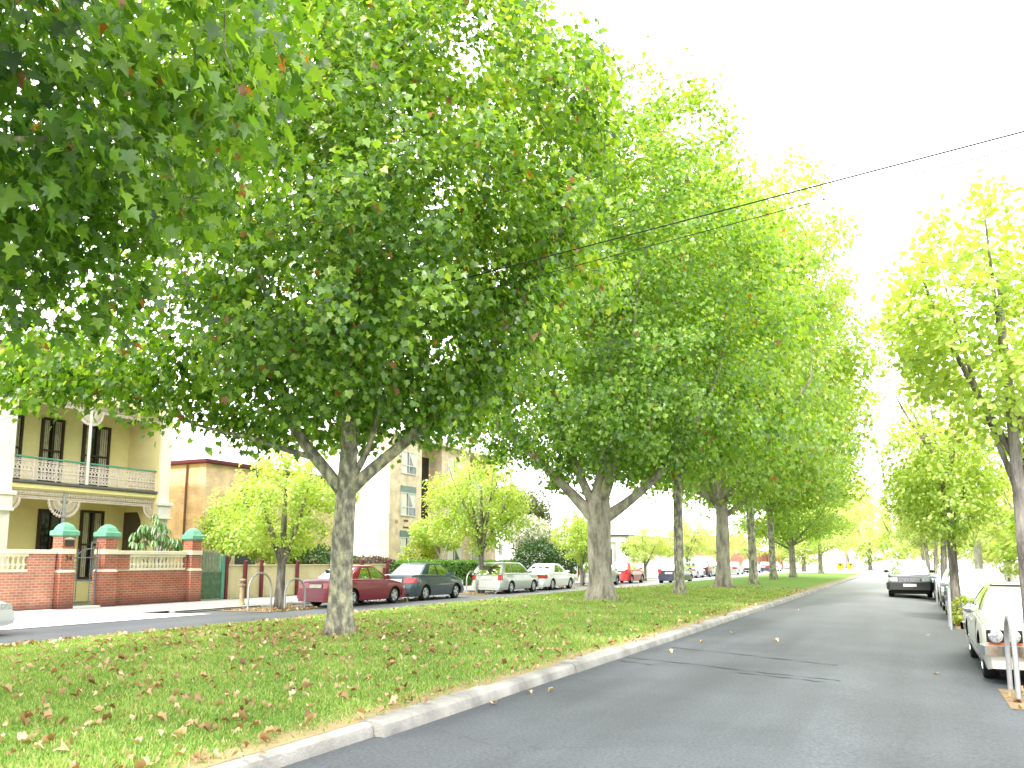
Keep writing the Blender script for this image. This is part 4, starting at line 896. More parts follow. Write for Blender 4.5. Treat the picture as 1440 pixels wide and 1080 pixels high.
# friezes, brackets and posts
def frieze(z0, z1, y0, y1, x):
    mb = MB(); mb.box((x-.015,y0,z1-.03),(x+.015,y1,z1)); mb.box((x-.015,y0,z0+.08),(x+.015,y1,z0+.105)); n = int((y1-y0)/.1)
    for i in range(n):
        y = y0+(i+.5)*(y1-y0)/n; ring(mb, x+.002, y, z0+.05, .05, .03, 8); bar(mb, x+.003, (y,z0+.09), (y,z1), .022); ring(mb, x+.004, y+.05, (z0+.1+z1)/2, .055, .02, 8); ring(mb, x+.005, y, (z0+z1)/2+.08, .05, .022, 8)
    mb.build('frieze', LACE, h)
def bracket(y, z, s, R, x):
    mb = MB()
    a0, a1 = (PI, 1.5*PI) if s < 0 else (1.5*PI, 2*PI)
    for r, t in ((R,.035),(R*.72,.025),(R*.3,.03)): ring(mb, x+.003, y, z, r, t, 12, a0, a1)
    for k in range(9):
        a = a0+(a1-a0)*k/8; bar(mb, x+.004, (y+R*.28*math.cos(a), z+R*.28*math.sin(a)), (y+R*.98*math.cos(a), z+R*.98*math.sin(a)), .026); ring(mb, x+.005, y+R*1.04*math.cos(a), z+R*1.04*math.sin(a), .045, .03, 8)
    mb.build('bracket', LACE, h)
frieze(6.95,7.28,17.5,23.42,VX+.1); frieze(3.66,3.98,17.5,23.42,VX)
for y, s in ((17.52,1),(19.55,-1),(19.62,1),(23.4,-1)): bracket(y, 3.68, s, .55 if 18 < y < 23 else .42, VX)
for y, s in ((20.3,-1),(20.36,1)): bracket(y, 6.96, s, .45, VX+.1)
mb = MB(); mb.tube([(VX,19.58,.1),(VX,19.58,3.98)], .06, 10); mb.box((VX-.09,19.49,3.1),(VX+.09,19.67,3.2)); mb.build('post', M('post_grey', (.35,.36,.34), .5), h, smooth=40)
mb = MB(); mb.tube([(VX+.1,20.33,4.3),(VX+.1,20.33,7.28)], .055, 10); mb.build('post', PALEW, h, smooth=40)
def opening(y0, y1, z0, z1, name, sash=True, curt=True):
    x = FX
    f = MB(); w = .09
    f.box((x+.002,y0,z0),(x+.09,y0+w,z1)); f.box((x+.002,y1-w,z0),(x+.09,y1,z1)); f.box((x+.003,y0+w,z1-w),(x+.088,y1-w,z1)); f.box((x+.003,y0+w,z0),(x+.088,y1-w,z0+.08))
    if sash: f.box((x+.02,y0+w,(z0+z1)/2-.03),(x+.08,y1-w,(z0+z1)/2+.03)); f.box((x+.02,(y0+y1)/2-.02,z0+.08),(x+.07,(y0+y1)/2+.02,z1-w))
    o = f.build(name, TIMBER, h)
    g = MB(); g.box((x+.004,y0+w,z0+.08),(x+.014,y1-w,z1-w)); g.build('pane', DARKGLASS, o)
    if curt:
        g = MB(); k = 10
        for s0, s1 in ((y0+w, y0+w+(y1-y0)*.27), (y1-w-(y1-y0)*.27, y1-w)): g.grid([[(x+.017+.006*math.sin(j*2.2), s0+(s1-s0)*j/k, z) for j in range(k+1)] for z in (z0+.08, z1-w)])
        g.build('curtain', CURTAIN, o)
opening(17.75,18.55,.15,3.3,'door',False,False); opening(19.75,20.75,.15,3.45,'window',True,False); opening(21.45,22.45,.9,3.5,'window')
opening(17.9,18.9,4.4,6.75,'window'); opening(19.6,20.5,4.4,6.8,'window'); opening(21.3,22.5,4.4,6.8,'window')
mb = MB(); mb.prism([(FX+.02,2.0),(FX+.02,3.5),(FX+.75,3.5),(FX+.95,3.15),(FX+1.0,2.0)], 'y', 23.395, 23.415); mb.build('niche_shade', M('niche_shadow', (.10,.075,.04), .9), h)  # flat dark panel, painted as the shade in an arched recess

# ------------------------------------------------------------------ brick front wall, gates, fences
REDB = brick_mat('red_brick', (.40,.125,.065), (.31,.09,.05), (.36,.27,.21), .24, .083, .010, (.02,.5,(.10,.045,.04)))
PALEB = brick_mat('washed_red_brick', (.52,.22,.13), (.43,.16,.10), (.5,.4,.33), .24, .083, .010, (.02,.35,(.2,.09,.07)))
STONE = M('cream_cap_stone', (.72,.68,.52), .8, (.62,.58,.43), 2., .2, 50.); CAPG = M('green_cap', (.16,.40,.27), .6, (.12,.33,.21), 2.5, .15, 40.)
WX = -24.3
f = thing('front_wall', 'low red brick front wall with cream balustrade panels and green capped piers before the terrace house', 'wall', (WX,20.,.08))
def panel(y0, y1, b0, b1, m):
    mb = MB(); mb.box((WX-.3,y0,.0),(WX-.08,y1,1.25)); mb.box((WX-.3,y0,1.25),(WX-.08,b0,1.8)); mb.box((WX-.3,b1,1.25),(WX-.08,y1,1.8)); mb.build('wall', m, f)
    mb = MB(); mb.box((WX-.36,y0,1.8),(WX-.02,y1,1.93)); mb.box((WX-.33,y0,1.25),(WX-.05,b0-.0,1.28)); mb.build('coping', STONE, f, bevel=.015)
    b = MB(); b.box((WX-.26,b0,1.252),(WX-.06,b1,1.33)); b.box((WX-.26,b0,1.72),(WX-.06,b1,1.798)); b.box((WX-.24,b0,1.45),(WX-.12,b1,1.49))
    n = int((b1-b0)/.16)
    for k in range(n):
        y = b0+(k+.5)*(b1-b0)/n; b.lathe([(.035,1.33),(.05,1.38),(.06,1.45),(.035,1.56),(.03,1.64),(.055,1.7),(.055,1.72)], (WX-.17,y,0), 'z', 8)
    b.build('balustrade', STONE, f, smooth=40)
panel(13.2,17.66,15.1,16.75,PALEB); panel(19.82,23.0,20.45,22.9,REDB)
def pier(y, name='pier'):
    w = .27; cx = WX-.12
    mb = MB(); mb.box((cx-w,y-w,0),(cx+w,y+w,1.25)); mb.box((cx-w+.04,y-w+.04,1.25),(cx+w-.04,y+w-.04,2.35)); p = mb.build(name, REDB, f, bevel=.008)
    mb = MB(); mb.box((cx-w+.01,y-w+.01,1.8),(cx+w-.01,y+w-.01,1.96)); mb.frus((cx,y),1.22,1.3,w+.012,w-.035); mb.build('band', STONE, p, bevel=.01)
    mb = MB(); mb.frus((cx,y),2.35,2.39,w-.03,w+.035); mb.frus((cx,y),2.391,2.53,w+.04,w+.04); mb.frus((cx,y),2.531,2.56,w+.03,w-.02); mb.frus((cx,y),2.561,2.66,w-.03,w-.065); mb.frus((cx,y),2.661,2.75,w-.067,w-.13); mb.frus((cx,y),2.751,2.8,w-.132,.05); mb.build('cap', CAPG, p, bevel=.012)
    return p
p1 = pier(17.95); pier(19.53); pier(23.26)
xf = WX-.12+.27-.038
mb = MB(); mb.box((xf,17.8,2.05),(xf+.02,18.12,2.24)); mb.build('plaque', M('bronze_plaque', (.05,.045,.035), .5), p1, bevel=.004)
mb = MB(); mb.prism([(17.76,2.265),(18.16,2.265),(18.1,2.3),(17.96,2.345),(17.82,2.3)], 'x', xf, xf+.012); mb.build('plaque_crest', STONE, p1)
def text(s, size, loc, rot, mat, parent, name='numerals', ex=.004):
    cu = bpy.data.curves.new(name, 'FONT'); cu.body = s; cu.size = size; cu.extrude = ex; cu.align_x = 'CENTER'; cu.align_y = 'CENTER'
    o = bpy.data.objects.new('tmp', cu); COL.objects.link(o); dg = bpy.context.evaluated_depsgraph_get(); me = bpy.data.meshes.new_from_object(o.evaluated_get(dg)); bpy.data.objects.remove(o)
    R = Matrix.Translation(loc) @ rot; me.transform(R); me.materials.clear(); me.materials.append(mat)
    return link(name, me, parent)
FACEX = Matrix(((0,0,1,0),(1,0,0,0),(0,1,0,0),(0,0,0,1)))
text('34', .24, (xf+.012,17.97,1.66), FACEX, M('numeral_green', (.03,.06,.025), .5), p1)
# iron garden gate
IRON = M('grey_green_iron', (.16,.2,.22), .5, (.1,.13,.14), 8.)
g = thing('garden_gate', 'grey iron garden gate with stepped top between the two green capped piers', 'gate', (WX-.2,18.7,.1))
mb = MB(); x = WX-.15; y0, y1 = 18.28, 19.2
for y in (y0, y1): mb.tube([(x,y,.12),(x,y,1.6 if y == y0 else 2.2)], .022, 6)
mb.tube([(x,y0,1.5),(x,y0+.05,1.62),(x,y0+.12,1.68),(x,y1,1.7)], .02, 6); mb.tube([(x,y0+.2,1.68),(x,y0+.22,1.8),(x,y0+.35,1.9),(x,y0+.55,1.97),(x,y1,2.0)], .02, 6); mb.tube([(x,y1-.22,1.98),(x,y1-.22,2.2),(x,y1,2.2)], .02, 6)
for z in (.16, .95): mb.tube([(x,y0,z),(x,y1,z)], .018, 6)
for y in (y0+.22, y1-.22): mb.tube([(x,y,.16),(x,y,1.98)], .014, 6)
mb.build('gate_frame', IRON, g, smooth=50)
mb = MB()
for y in (y0+.11, y1-.11):
    for k in range(14): mb.tube([(x,y-.1,.22+k*.1),(x,y-.03,.26+k*.1),(x,y+.03,.22+k*.1),(x,y+.1,.26+k*.1)], .009, 4)
mb.build('scrollwork', IRON, g)
mb = MB(); mb.box((WX-.35,18.2,.0),(WX+.1,19.27,.13)); tag(mb.build('door_step', PALEW, bevel=.01), 'pale stone threshold under the iron garden gate', 'step')
# timber side gate
TG = M('weathered_green_timber', (.25,.27,.2), .85, (.13,.2,.12), 6.)
g = thing('side_gate', 'weathered green picket side gate between the end pier and the cream fence', 'gate', (WX-.2,24.7,.1))
mb = MB(); x = WX-.28
for k in range(8):
    y = 23.6+k*.155; mb.box((x,y,.12),(x+.025,y+.12,1.9)); mb.prism([(y,1.9),(y+.12,1.9),(y+.06,2.02)], 'x', x, x+.025)
mb.build('pickets', TG, g)
mb = MB(); mb.box((x+.026,23.58,.14),(x+.05,24.88,1.05)); mb.box((x+.026,23.58,1.05),(x+.06,24.88,1.14)); mb.build('lower_boards', M('green_boards', (.10,.16,.09), .8, (.05,.1,.05), 5.), g)
mb = MB(); mb.box((x-.05,24.9,.1),(x+.08,25.06,1.85)); mb.build('gate_post', GREENP, g, bevel=.01)
# cream corrugated fence
FENC = M('cream_sheet', (.62,.56,.33), .7, (.54,.48,.28), 1.5)
fe = thing('boundary_fence', 'cream corrugated fence with maroon posts behind the parked maroon sedan', 'fence', (-24.6,31,.1))
mb = MB(); n = 760; mb.grid([[(-24.62+.014*math.sin(2*PI*i/6.), 25.2+11.6*i/n, z) for i in range(n+1)] for z in (.1, 1.38)]); mb.build('sheet', FENC, fe)
mb = MB(); mb.box((-24.66,25.2,1.381),(-24.57,36.8,1.43)); mb.build('top_rail', FENC, fe)
for y, t in ((25.15,1.75),(26.2,1.55),(27.15,1.6),(29.4,1.55),(31.8,1.55),(34.25,1.6),(36.5,1.6),(36.2,1.2)):
    mb = MB(); mb.box((-24.565,y-.06,.08),(-24.46,y+.06,t)); mb.frus((-24.51,y),t,t+.06,.07,.02); mb.build('post', MAROON, fe, bevel=.006)

# ------------------------------------------------------------------ orange brick house and the flats
ORB = brick_mat('orange_brick', (.84,.60,.36), (.76,.52,.30), (.8,.66,.5), .24, .086, .008)
b2 = thing('brick_house', 'two storey orange brick house with maroon gutter beside the terrace house', 'house', (-33,33,.06))
mb = MB(); mb.box((-40,27.6,.06),(-28.4,38.6,5.95)); mb.build('wall', ORB, b2)
mb = MB(); mb.box((-40.2,27.4,5.96),(-28.2,38.8,6.12)); mb.build('gutter', MAROON, b2, bevel=.02)
mb = MB(); mb.add([(-40.2,27.4,6.12),(-28.2,27.4,6.12),(-28.2,38.8,6.12),(-40.2,38.8,6.12),(-37,30.5,7.3),(-31.4,30.5,7.3),(-31.4,35.7,7.3),(-37,35.7,7.3)], [(0,1,5,4),(1,2,6,5),(2,3,7,6),(3,0,4,7),(4,5,6,7)]); mb.build('roof', SLATE, b2)
mb = MB(); mb.tube([(-29.5,27.53,.2),(-29.5,27.53,5.9)], .05, 8); mb.build('downpipe', M('brown_pipe', (.2,.09,.05), .5), b2, smooth=40)
mb = MB(); mb.box((-32.5,27.55,3.6),(-30.9,27.59,5.3)); w_ = mb.build('window', PALEW, b2); mb = MB(); mb.box((-32.4,27.53,3.7),(-31,27.549,5.2)); mb.build('pane', WINGLASS, w_); mb = MB(); mb.box((-32.6,27.48,3.44),(-30.8,27.6,3.6)); mb.build('sill', M('brown_sill', (.3,.13,.08), .8), w_)
for y0, z0 in ((29.5,1.0),(33.5,1.0),(29.5,3.7),(33.5,3.7)):
    mb = MB(); mb.box((-28.42,y0,z0),(-28.36,y0+1.5,z0+1.4)); w_ = mb.build('window', PALEW, b2); mb = MB(); mb.box((-28.359,y0+.08,z0+.08),(-28.345,y0+1.42,z0+1.32)); mb.build('pane', WINGLASS, w_)
mb = MB(); mb.lathe([(0,-.1),(.09,-.08),(.1,0),(.07,.1),(0,.12)], (-30.1,27.42,2.5), 'y', 12); mb.build('wall_lamp', PALEW, b2, smooth=50)

CRB = brick_mat('cream_brick', (.83,.67,.48), (.77,.59,.4), (.82,.73,.62), .24, .086, .008); WHITEW = M('white_render', (.82,.81,.77), .85, (.77,.76,.72), .8)
fl = thing('apartment_block', 'three storey brick flats with a blank white side wall behind the cream fence', 'building', (-35,49,.06))
mb = MB(); mb.box((-46,43.95,.06),(-29.5,47.75,9.6)); mb.box((-46,47.75,.06),(-30.6,50.6,9.6)); mb.box((-46,50.6,.06),(-29.6,54.8,9.6)); mb.box((-46,54.8,.06),(-31,62,9.6)); mb.build('wall', CRB, fl)
mb = MB(); mb.box((-46.1,43.9,1.75),(-30.2,43.95,9.7)); mb.build('side_wall', WHITEW, fl)
mb = MB(); mb.box((-46.2,43.8,9.61),(-29.2,62.1,9.85)); mb.build('roof', PALEW, fl)
SPAN = M('green_spandrel', (.20,.29,.26), .5, (.16,.23,.21), 3.); ALU = M('window_aluminium', (.7,.72,.72), .4)
def flat_window(y0, y1, z0, z1, x):
    mb = MB(); q = .06
    mb.box((x,y0,z0),(x+.06,y0+q,z1)); mb.box((x,y1-q,z0),(x+.06,y1,z1)); mb.box((x,y0+q,z1-q),(x+.058,y1-q,z1)); mb.box((x,y0+q,z0),(x+.058,y1-q,z0+q)); mb.box((x,(y0+y1)/2-.03,z0+q),(x+.056,(y0+y1)/2+.03,z1-q)); mb.box((x,y0+q,z0+(z1-z0)*.36),(x+.057,y1-q,z0+(z1-z0)*.36+.06))
    o = mb.build('window', ALU, fl)
    mb = MB(); mb.box((x+.002,y0+q,z0+q),(x+.02,y1-q,z1-q)); mb.build('pane', WINGLASS, o)
    mb = MB(); mb.box((x+.021,y0+q,z0+q),(x+.026,(y0+y1)/2-.2,z1-q)); mb.add([(x+.022,(y0+y1)/2+.03,z1-q),(x+.022,y1-q,z1-q),(x+.022,y1-q,z0+(z1-z0)*.4),(x+.022,y1-q-.25,z0+(z1-z0)*.4)],[(0,1,2,3)]); mb.build('curtain', PALEW, o)
for z0, z1 in ((1.0,3.1),(4.45,6.0),(7.2,8.7)):
    flat_window(45.2,47.0,z0,z1,-29.5+.004)
    if z1 < 8: mb = MB(); mb.box((-29.5,45.2,z1+.004),(-29.43,47.,z1+.42)); mb.build('spandrel', SPAN, fl, bevel=.006)
for z0 in (1.,4.4,7.2): flat_window(51.4,53.6,z0,z0+1.6,-29.6+.004); flat_window(56,60,z0,z0+1.6,-31+.004)
mb = MB(); mb.box((-30.6,47.85,.1),(-30.5,50.5,2.5)); d_ = mb.build('entrance', M('entrance_dark', (.04,.03,.025), .6), fl); mb = MB(); mb.box((-30.62,47.8,2.55),(-29.2,50.7,2.8)); mb.build('porch_slab', PALEW, fl); 
mb = MB(); mb.box((-30.6,47.9,3.9),(-30.55,50.4,8.8)); mb.build('stair_glass', DARKGLASS, fl)
mb = MB()
BR = M('brown_letter', (.2,.09,.045), .6)
for z, n_, y0 in ((4.16,5,45.62),(3.72,6,45.56)):       # name in small raised letters, too small to read from the street
    for k in range(n_):
        y = y0+k*.115; hgt = .17 if (k == 0 and z < 4) else .12
        mb.box((-29.5,y,z-.06),(-29.475,y+.025,z-.06+hgt)); mb.box((-29.5,y+.026,z+.02),(-29.478,y+.075,z+.045)); mb.box((-29.5,y+.06,z-.06),(-29.476,y+.082,z+.019))
mb.build('lettering', BR, fl)
text('30', .36, (-29.49,44.75,4.05), FACEX, M('grey_numeral', (.25,.2,.15), .6), fl)
mb = MB(); mb.box((-40,43.2,.06),(-30,43.45,1.7)); tag(mb.build('garden_wall', CRB, bevel=.01), 'low pale brick garden wall below the blank white side of the flats', 'wall')

# ------------------------------------------------------------------ hedge and shrubs
def leafcloud(name, label, cat, lobes, n, size, mat, loc, tmpl=SMALL_LEAF, tris=SMALL_TRI, seed=1, stems=None, bark=BARK_GREY, tint=(.5,.22), shell=.45, droop=.2, group=None, kinds=('foliage','stem')):
    r = np.random.default_rng(seed); root = thing(name, label, cat, loc, group); Cs = []
    tot = sum(l[3]*l[4]*l[5] for l in lobes)
    for cx,cy_,cz,rx,ry,rz in lobes:
        k = int(n*rx*ry*rz/tot); d = r.normal(size=(k,3)); d /= np.linalg.norm(d, axis=1, keepdims=True); q = (shell+(1-shell)*r.random(k))**(.7)
        bump = 1+.16*np.sin(d[:,0]*7+seed)*np.sin(d[:,1]*6)*np.sin(d[:,2]*8+1)
        Cs.append(np.array((cx,cy_,cz))+d*(q*bump)[:,None]*np.array((rx,ry,rz)))
    C_ = np.concatenate(Cs); n = len(C_); C_[:,2] = np.maximum(C_[:,2], .05)
    out = C_-C_.mean(0); out /= np.maximum(np.linalg.norm(out,axis=1,keepdims=True),1e-6)
    me = soup('foliage', C_-np.array(loc), out+r.normal(0,.7,(n,3))-np.array((0,0,droop)), out*.7+r.normal(0,.6,(n,3))+np.array((0,0,.6)), size*r.uniform(.6,1.3,n), tmpl, tris, np.clip(r.normal(tint[0],tint[1],n),0,1), mat)
    o = bpy.data.objects.new(kinds[0], me); COL.objects.link(o); o.parent = root
    if stems:
        mb = MB()
        for pts, r0, r1 in stems: mb.tube(pts, [r0+(r1-r0)*i/(len(pts)-1) for i in range(len(pts))], 7)
        mb.build(kinds[1], bark, root, smooth=60)
    return root
def hedge():
    r = np.random.default_rng(9); n = 15000; x0,x1,y0,y1,z1 = -25.6,-24.5,38.2,52.5,1.52
    f_ = r.random(n); C_ = np.zeros((n,3)); Nn = np.zeros((n,3))
    C_[:] = np.stack([r.uniform(x0,x1,n), r.uniform(y0,y1,n), r.uniform(.05,z1,n)],1)
    a = f_ < .55; C_[a,0] = x1+r.normal(0,.035,a.sum()); Nn[a] = (1,0,.5)
    b = (f_ >= .55) & (f_ < .88); C_[b,2] = z1+r.normal(0,.035,b.sum()); Nn[b] = (0,0,1)
    d = f_ >= .88; C_[d,1] = y0+r.normal(0,.035,d.sum()); Nn[d] = (0,-1,.5)
    me = soup('foliage', C_, r.normal(0,.7,(n,3))+Nn*.2, Nn+r.normal(0,.5,(n,3)), r.uniform(.06,.12,n), SMALL_LEAF, SMALL_TRI, np.clip(r.normal(.5,.22,n),0,1), LEAF_HEDGE)
    root = thing('hedge', 'clipped bright green box hedge behind the teal sedan', 'hedge', (-25,45,.06))
    o = bpy.data.objects.new('foliage', me); COL.objects.link(o); o.parent = root; o.location = (25,-45,-.06)
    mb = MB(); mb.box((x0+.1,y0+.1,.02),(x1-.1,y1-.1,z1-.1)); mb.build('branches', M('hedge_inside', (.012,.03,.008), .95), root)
hedge()
# drooping umbrella-leaf plant behind the balustrade
r_u = np.random.default_rng(4); Cs, Ts, Ns, Ss = [], [], [], []; stems = []
for k in range(46):
    a = r_u.random()*6.28; q = math.sqrt(r_u.random()); c0 = np.array((-25.35+.62*q*math.cos(a), 22.3+1.12*q*math.sin(a), 2.0+1.35*(1-.75*q*q)*r_u.uniform(.35,1)))
    for j in range(8):
        b = j*PI/4+r_u.random()*.4; Cs.append(c0+.04*np.array((math.cos(b),math.sin(b),0))); Ts.append((math.cos(b)*.6,math.sin(b)*.6,-.9)); Ns.append((math.cos(b)*.9,math.sin(b)*.9,.6)); Ss.append(r_u.uniform(.24,.36))
    if k % 4 == 0: stems.append(([(-25.35,22.3,.1),(-25.35+.2*q*math.cos(a),22.3+.3*q*math.sin(a),1.2),tuple(c0)], .035, .012))
root = thing('garden_plant', 'glossy umbrella leaf plant drooping above the balustrade by the terrace house', 'plant', (-25.35,22.3,.06))
me = soup('leaves', np.array(Cs)-np.array((-25.35,22.3,.06)), np.array(Ts), np.array(Ns), np.array(Ss), [(0,0,0),(.11,.3,.03),(.13,.6,-.02),(0,1,-.16),(-.13,.6,-.02),(-.11,.3,.03)], [(0,1,2),(0,2,3),(0,3,4),(0,4,5)], np.clip(r_u.normal(.5,.2,len(Cs)),0,1), leaf_mat('umbrella_leaf', [(0,(.05,.15,.03)),(.6,(.13,.3,.05)),(1,(.26,.42,.12))], .3, .1))
o = bpy.data.objects.new('leaves', me); COL.objects.link(o); o.parent = root
mb = MB()
for p, a, b in stems: mb.tube(p, [a,(a+b)/2,b], 6)
mb.build('stem', BARK_GREY, root)
LC = leafcloud
LC('garden_tree','small bushy green tree behind the side gate and cream fence','tree',[(-26.2,27.2,2.9,1.3,1.8,1.1),(-26.4,30.2,2.3,1.2,1.9,.9)],7000,.13,LEAF_LIME,(-26.2,27.2,.06),seed=3,stems=[([(-26,26.3,.1),(-26.1,26.8,1.4),(-26.3,27.6,2.6)],.09,.03),([(-26,26.3,.9),(-25.8,25.9,1.8),(-25.9,26.4,2.6)],.05,.02)],kinds=('crown','trunk'),tint=(.4,.2))
LC('shrub','dark green shrub between the orange brick house and the cream fence','shrub',[(-26.,32.3,1.5,.9,1.9,.9),(-26,35.4,1.3,.8,1.3,.6)],5200,.12,LEAF_SHRUB,(-26,33,.06),seed=4,tint=(.6,.25))
LC('creeper','dry brown creeper trailing over the top of the cream fence','creeper',[(-25.1,36.,1.5,.4,1.9,.3)],2200,.1,leaf_mat('dry_creeper',[(0,(.06,.04,.03)),(1,(.2,.15,.11))],.2),(-25.1,36,.06),seed=5)
LC('shrub','pale yellow green shrub at the foot of the flats beside the ground window','shrub',[(-27,43.5,1.8,.8,1.7,1.1)],2600,.12,LEAF_GOLD,(-27,43.5,.06),seed=6,tint=(.3,.25))
LC('garden_tree','small tree with white forked stems above the hedge','tree',[(-26.2,43.6,3.3,1.0,1.9,.9),(-26.3,46,3.0,.8,1.2,.8)],3600,.14,LEAF_LIME,(-26,44.6,.06),seed=7,stems=[([(-26,44.6,.1),(-26,44.5,1.6),(-26.1,43.4,2.9),(-26.1,42.6,3.6)],.07,.025),([(-26,44.5,1.5),(-26,45.2,2.6),(-26.1,46,3.3)],.06,.02),([(-26,44.5,1.5),(-26.1,44.6,2.8),(-26.2,44.4,3.8)],.055,.02)],bark=BARK_WHITE,kinds=('crown','trunk'))
LC('shrub','dark green spreading shrub behind the silver wagon and white sedan','shrub',[(-23.9,54.5,1.6,1.2,3.6,1.5),(-24.2,59.5,1.5,1.2,2.4,1.3)],8500,.16,LEAF_SHRUB,(-24,56,.06),seed=8)
LC('flowering_shrub','shrub smothered in pale bluish white blossom above the dark spreading shrub','shrub',[(-25.2,56,3.6,1.2,3.0,1.3),(-25,58.6,3.2,1.,1.8,1.0)],7500,.14,LEAF_GREY,(-25,57,.06),seed=9,tint=(.62,.28))
LC('garden_tree','tall loose olive green tree behind the blossom shrub','tree',[(-27.2,57,5.4,1.6,3.2,1.9),(-27,60.6,5.2,1.4,2.2,2.0)],6500,.2,leaf_mat('olive_leaf',[(0,(.05,.08,.03)),(.6,(.13,.18,.06)),(1,(.3,.34,.16))],.4),(-27,58,.06),seed=10,shell=.2,stems=[([(-27,58,.1),(-27,58,3),(-27.2,57,6),(-27,56.4,8)],.15,.03),([(-27,58,2.5),(-27,59.8,4.6),(-27,60.8,7.2)],.1,.02)],kinds=('crown','trunk'))
LC('garden_tree','golden yellow young tree at the right end of the blossom shrub','tree',[(-23.6,62.6,3.5,.9,2.2,1.3)],3000,.16,LEAF_GOLD,(-23.6,62.6,.06),seed=12,stems=[([(-23.6,62.6,.1),(-23.6,62.7,3)],.06,.03)],kinds=('crown','trunk'))
LC('shrub','round mid green shrub beside the dark garage door','shrub',[(-23.6,66,1.2,.8,1.6,1.1)],2600,.14,LEAF_HEDGE,(-23.6,66,.06),seed=13)
gr = thing('garage', 'white garage with a dark roller door left of the stout forked trunk', 'garage', (-28,76,.06))
mb = MB(); mb.box((-34,69.5,.06),(-27.2,82,3.4)); mb.build('wall', WHITEW, gr); mb = MB(); mb.box((-27.2,71,.1),(-27.15,80.5,2.75)); mb.build('roller_door', M('charcoal_door', (.045,.048,.055), .6), gr); mb = MB(); mb.box((-34.1,69.4,3.41),(-27,82.1,3.6)); mb.build('roof', PALEW, gr)
wh = thing('rendered_wall', 'long white rendered garden wall behind the red hatchback', 'wall', (-24.6,92,.06)); mb = MB(); mb.box((-24.9,82.5,.06),(-24.6,118,2.1)); mb.build('wall', WHITEW, wh); mb = MB(); mb.box((-24.95,82.45,2.101),(-24.55,118.05,2.2)); mb.build('coping', PALEW, wh)
LC('topiary','dark green clipped bush behind the white wall, left of the wide golden one','bush',[(-25.8,83.5,2.9,1.,2.4,.9)],2600,.2,LEAF_HEDGE,(-25.8,83.5,.06),seed=14,stems=[([(-25.8,83.5,.1),(-25.8,83.5,2.6)],.1,.08)])
LC('topiary','wide flat topped golden green bush spilling over the white wall','bush',[(-25.4,92,2.6,1.2,5.2,.75),(-25.4,95,2.9,1.2,4.,.7)],5000,.22,LEAF_GOLD,(-25.4,93,.06),seed=15,tint=(.28,.22),stems=[([(-25.4,93,.1),(-25.4,93,2.4)],.12,.08)])
LC('topiary','darker round bush at the right end of the golden one','bush',[(-25.8,99.6,2.9,1.,1.9,.9)],1800,.2,LEAF_HEDGE,(-25.8,99.6,.06),seed=16,stems=[([(-25.8,99.6,.1),(-25.8,99.6,2.6)],.1,.08)])
ho = thing('pale_house', 'low white house with a pale hipped roof behind the clipped bushes', 'house', (-36,118,.06))
mb = MB(); mb.box((-44,100,.06),(-32,134,4.6)); mb.build('wall', WHITEW, ho); mb = MB(); mb.box((-44.3,99.7,4.6),(-31.4,134.3,4.8)); mb.build('gutter', M('dark_gutter', (.06,.06,.09), .5), ho)
mb = MB(); mb.add([(-44.4,99.6,4.8),(-31.3,99.6,4.8),(-31.3,134.4,4.8),(-44.4,134.4,4.8),(-37.8,107,8.6),(-37.8,127,8.6)], [(0,1,4),(1,2,5,4),(2,3,5),(3,0,4,5)]); mb.build('roof', M('pale_tile_roof', (.72,.68,.66), .8, (.66,.6,.58), 1.), ho)
for y in (106,114,122,128):
    mb = MB(); mb.box((-32,y,1.6),(-31.94,y+2,3.4)); w_ = mb.build('window', ALU, ho); mb = MB(); mb.box((-31.939,y+.1,1.7),(-31.92,y+1.9,3.3)); mb.build('pane', WINGLASS, w_)
bb = thing('brick_building', 'long red brick building with pilasters and a round white sign far up the street', 'building', (-26,155,0))
mb = MB(); mb.box((-36,131,0),(-25,190,3.4)); mb.box((-36,131,3.4),(-25,146,5.4)); mb.build('wall', brick_mat('far_brick',(.5,.2,.12),(.44,.17,.1),(.5,.36,.28),.24,.086,.01), bb)
for k in range(11):
    mb = MB(); y = 147+k*4; mb.box((-25,y,0),(-24.8,y+1.3,3.3)); mb.build('pilaster', M('pale_pilaster', (.62,.42,.34), .8) if k == 0 else bb.children[1].data.materials[0], bb)
mb = MB(); mb.lathe([(0,.06),(.95,.06),(1.0,.03),(1.0,0)], (-24.99,135.5,3.6), 'x', 24); mb.build('round_sign', WHITEW, bb, smooth=40)

# ------------------------------------------------------------------ street furniture
def hoop(x, y, w, ht, rz, label, group):
    t = thing('steel_hoop', label, 'hoop', (x,y,.0), group, rz); mb = MB(); P = [(0,-w/2,-.1),(0,-w/2,ht-w/2)]
    P += [(0,-w/2*math.cos(a),ht-w/2+w/2*math.sin(a)) for a in np.linspace(0,PI,12)[1:-1]] + [(0,w/2,ht-w/2),(0,w/2,-.1)]
    mb.tube(P, .032, 10); o = mb.build('pipe', STEEL, t, smooth=60, world=False); return t
GH = 'galvanised hoops guarding the kerb trees'
hoop(-18.95,20.95,1.05,1.2,.0,'taller galvanised hoop between the hydrant and the several-stemmed lime tree',GH); hoop(-18.4,22.0,1.0,1.0,.0,'lower galvanised hoop directly behind the maroon sedan',GH)
hoop(-18.95,35.3,.95,1.08,0,'slim galvanised hoop left of the straight lime tree, against the hedge',GH); hoop(-18.3,36.9,.95,.9,0,'galvanised hoop behind the silver wagon, against its tailgate',GH)
t = hoop(1.1,12.6,.95,.98,0,'galvanised hoop at the right photo edge in front of the old cream sedan',GH); t.location.z = -.1
t = hoop(.82,24.0,1.0,.98,0,'galvanised hoop behind the old cream sedan by the leafy sapling',GH); t.location.z = -.1
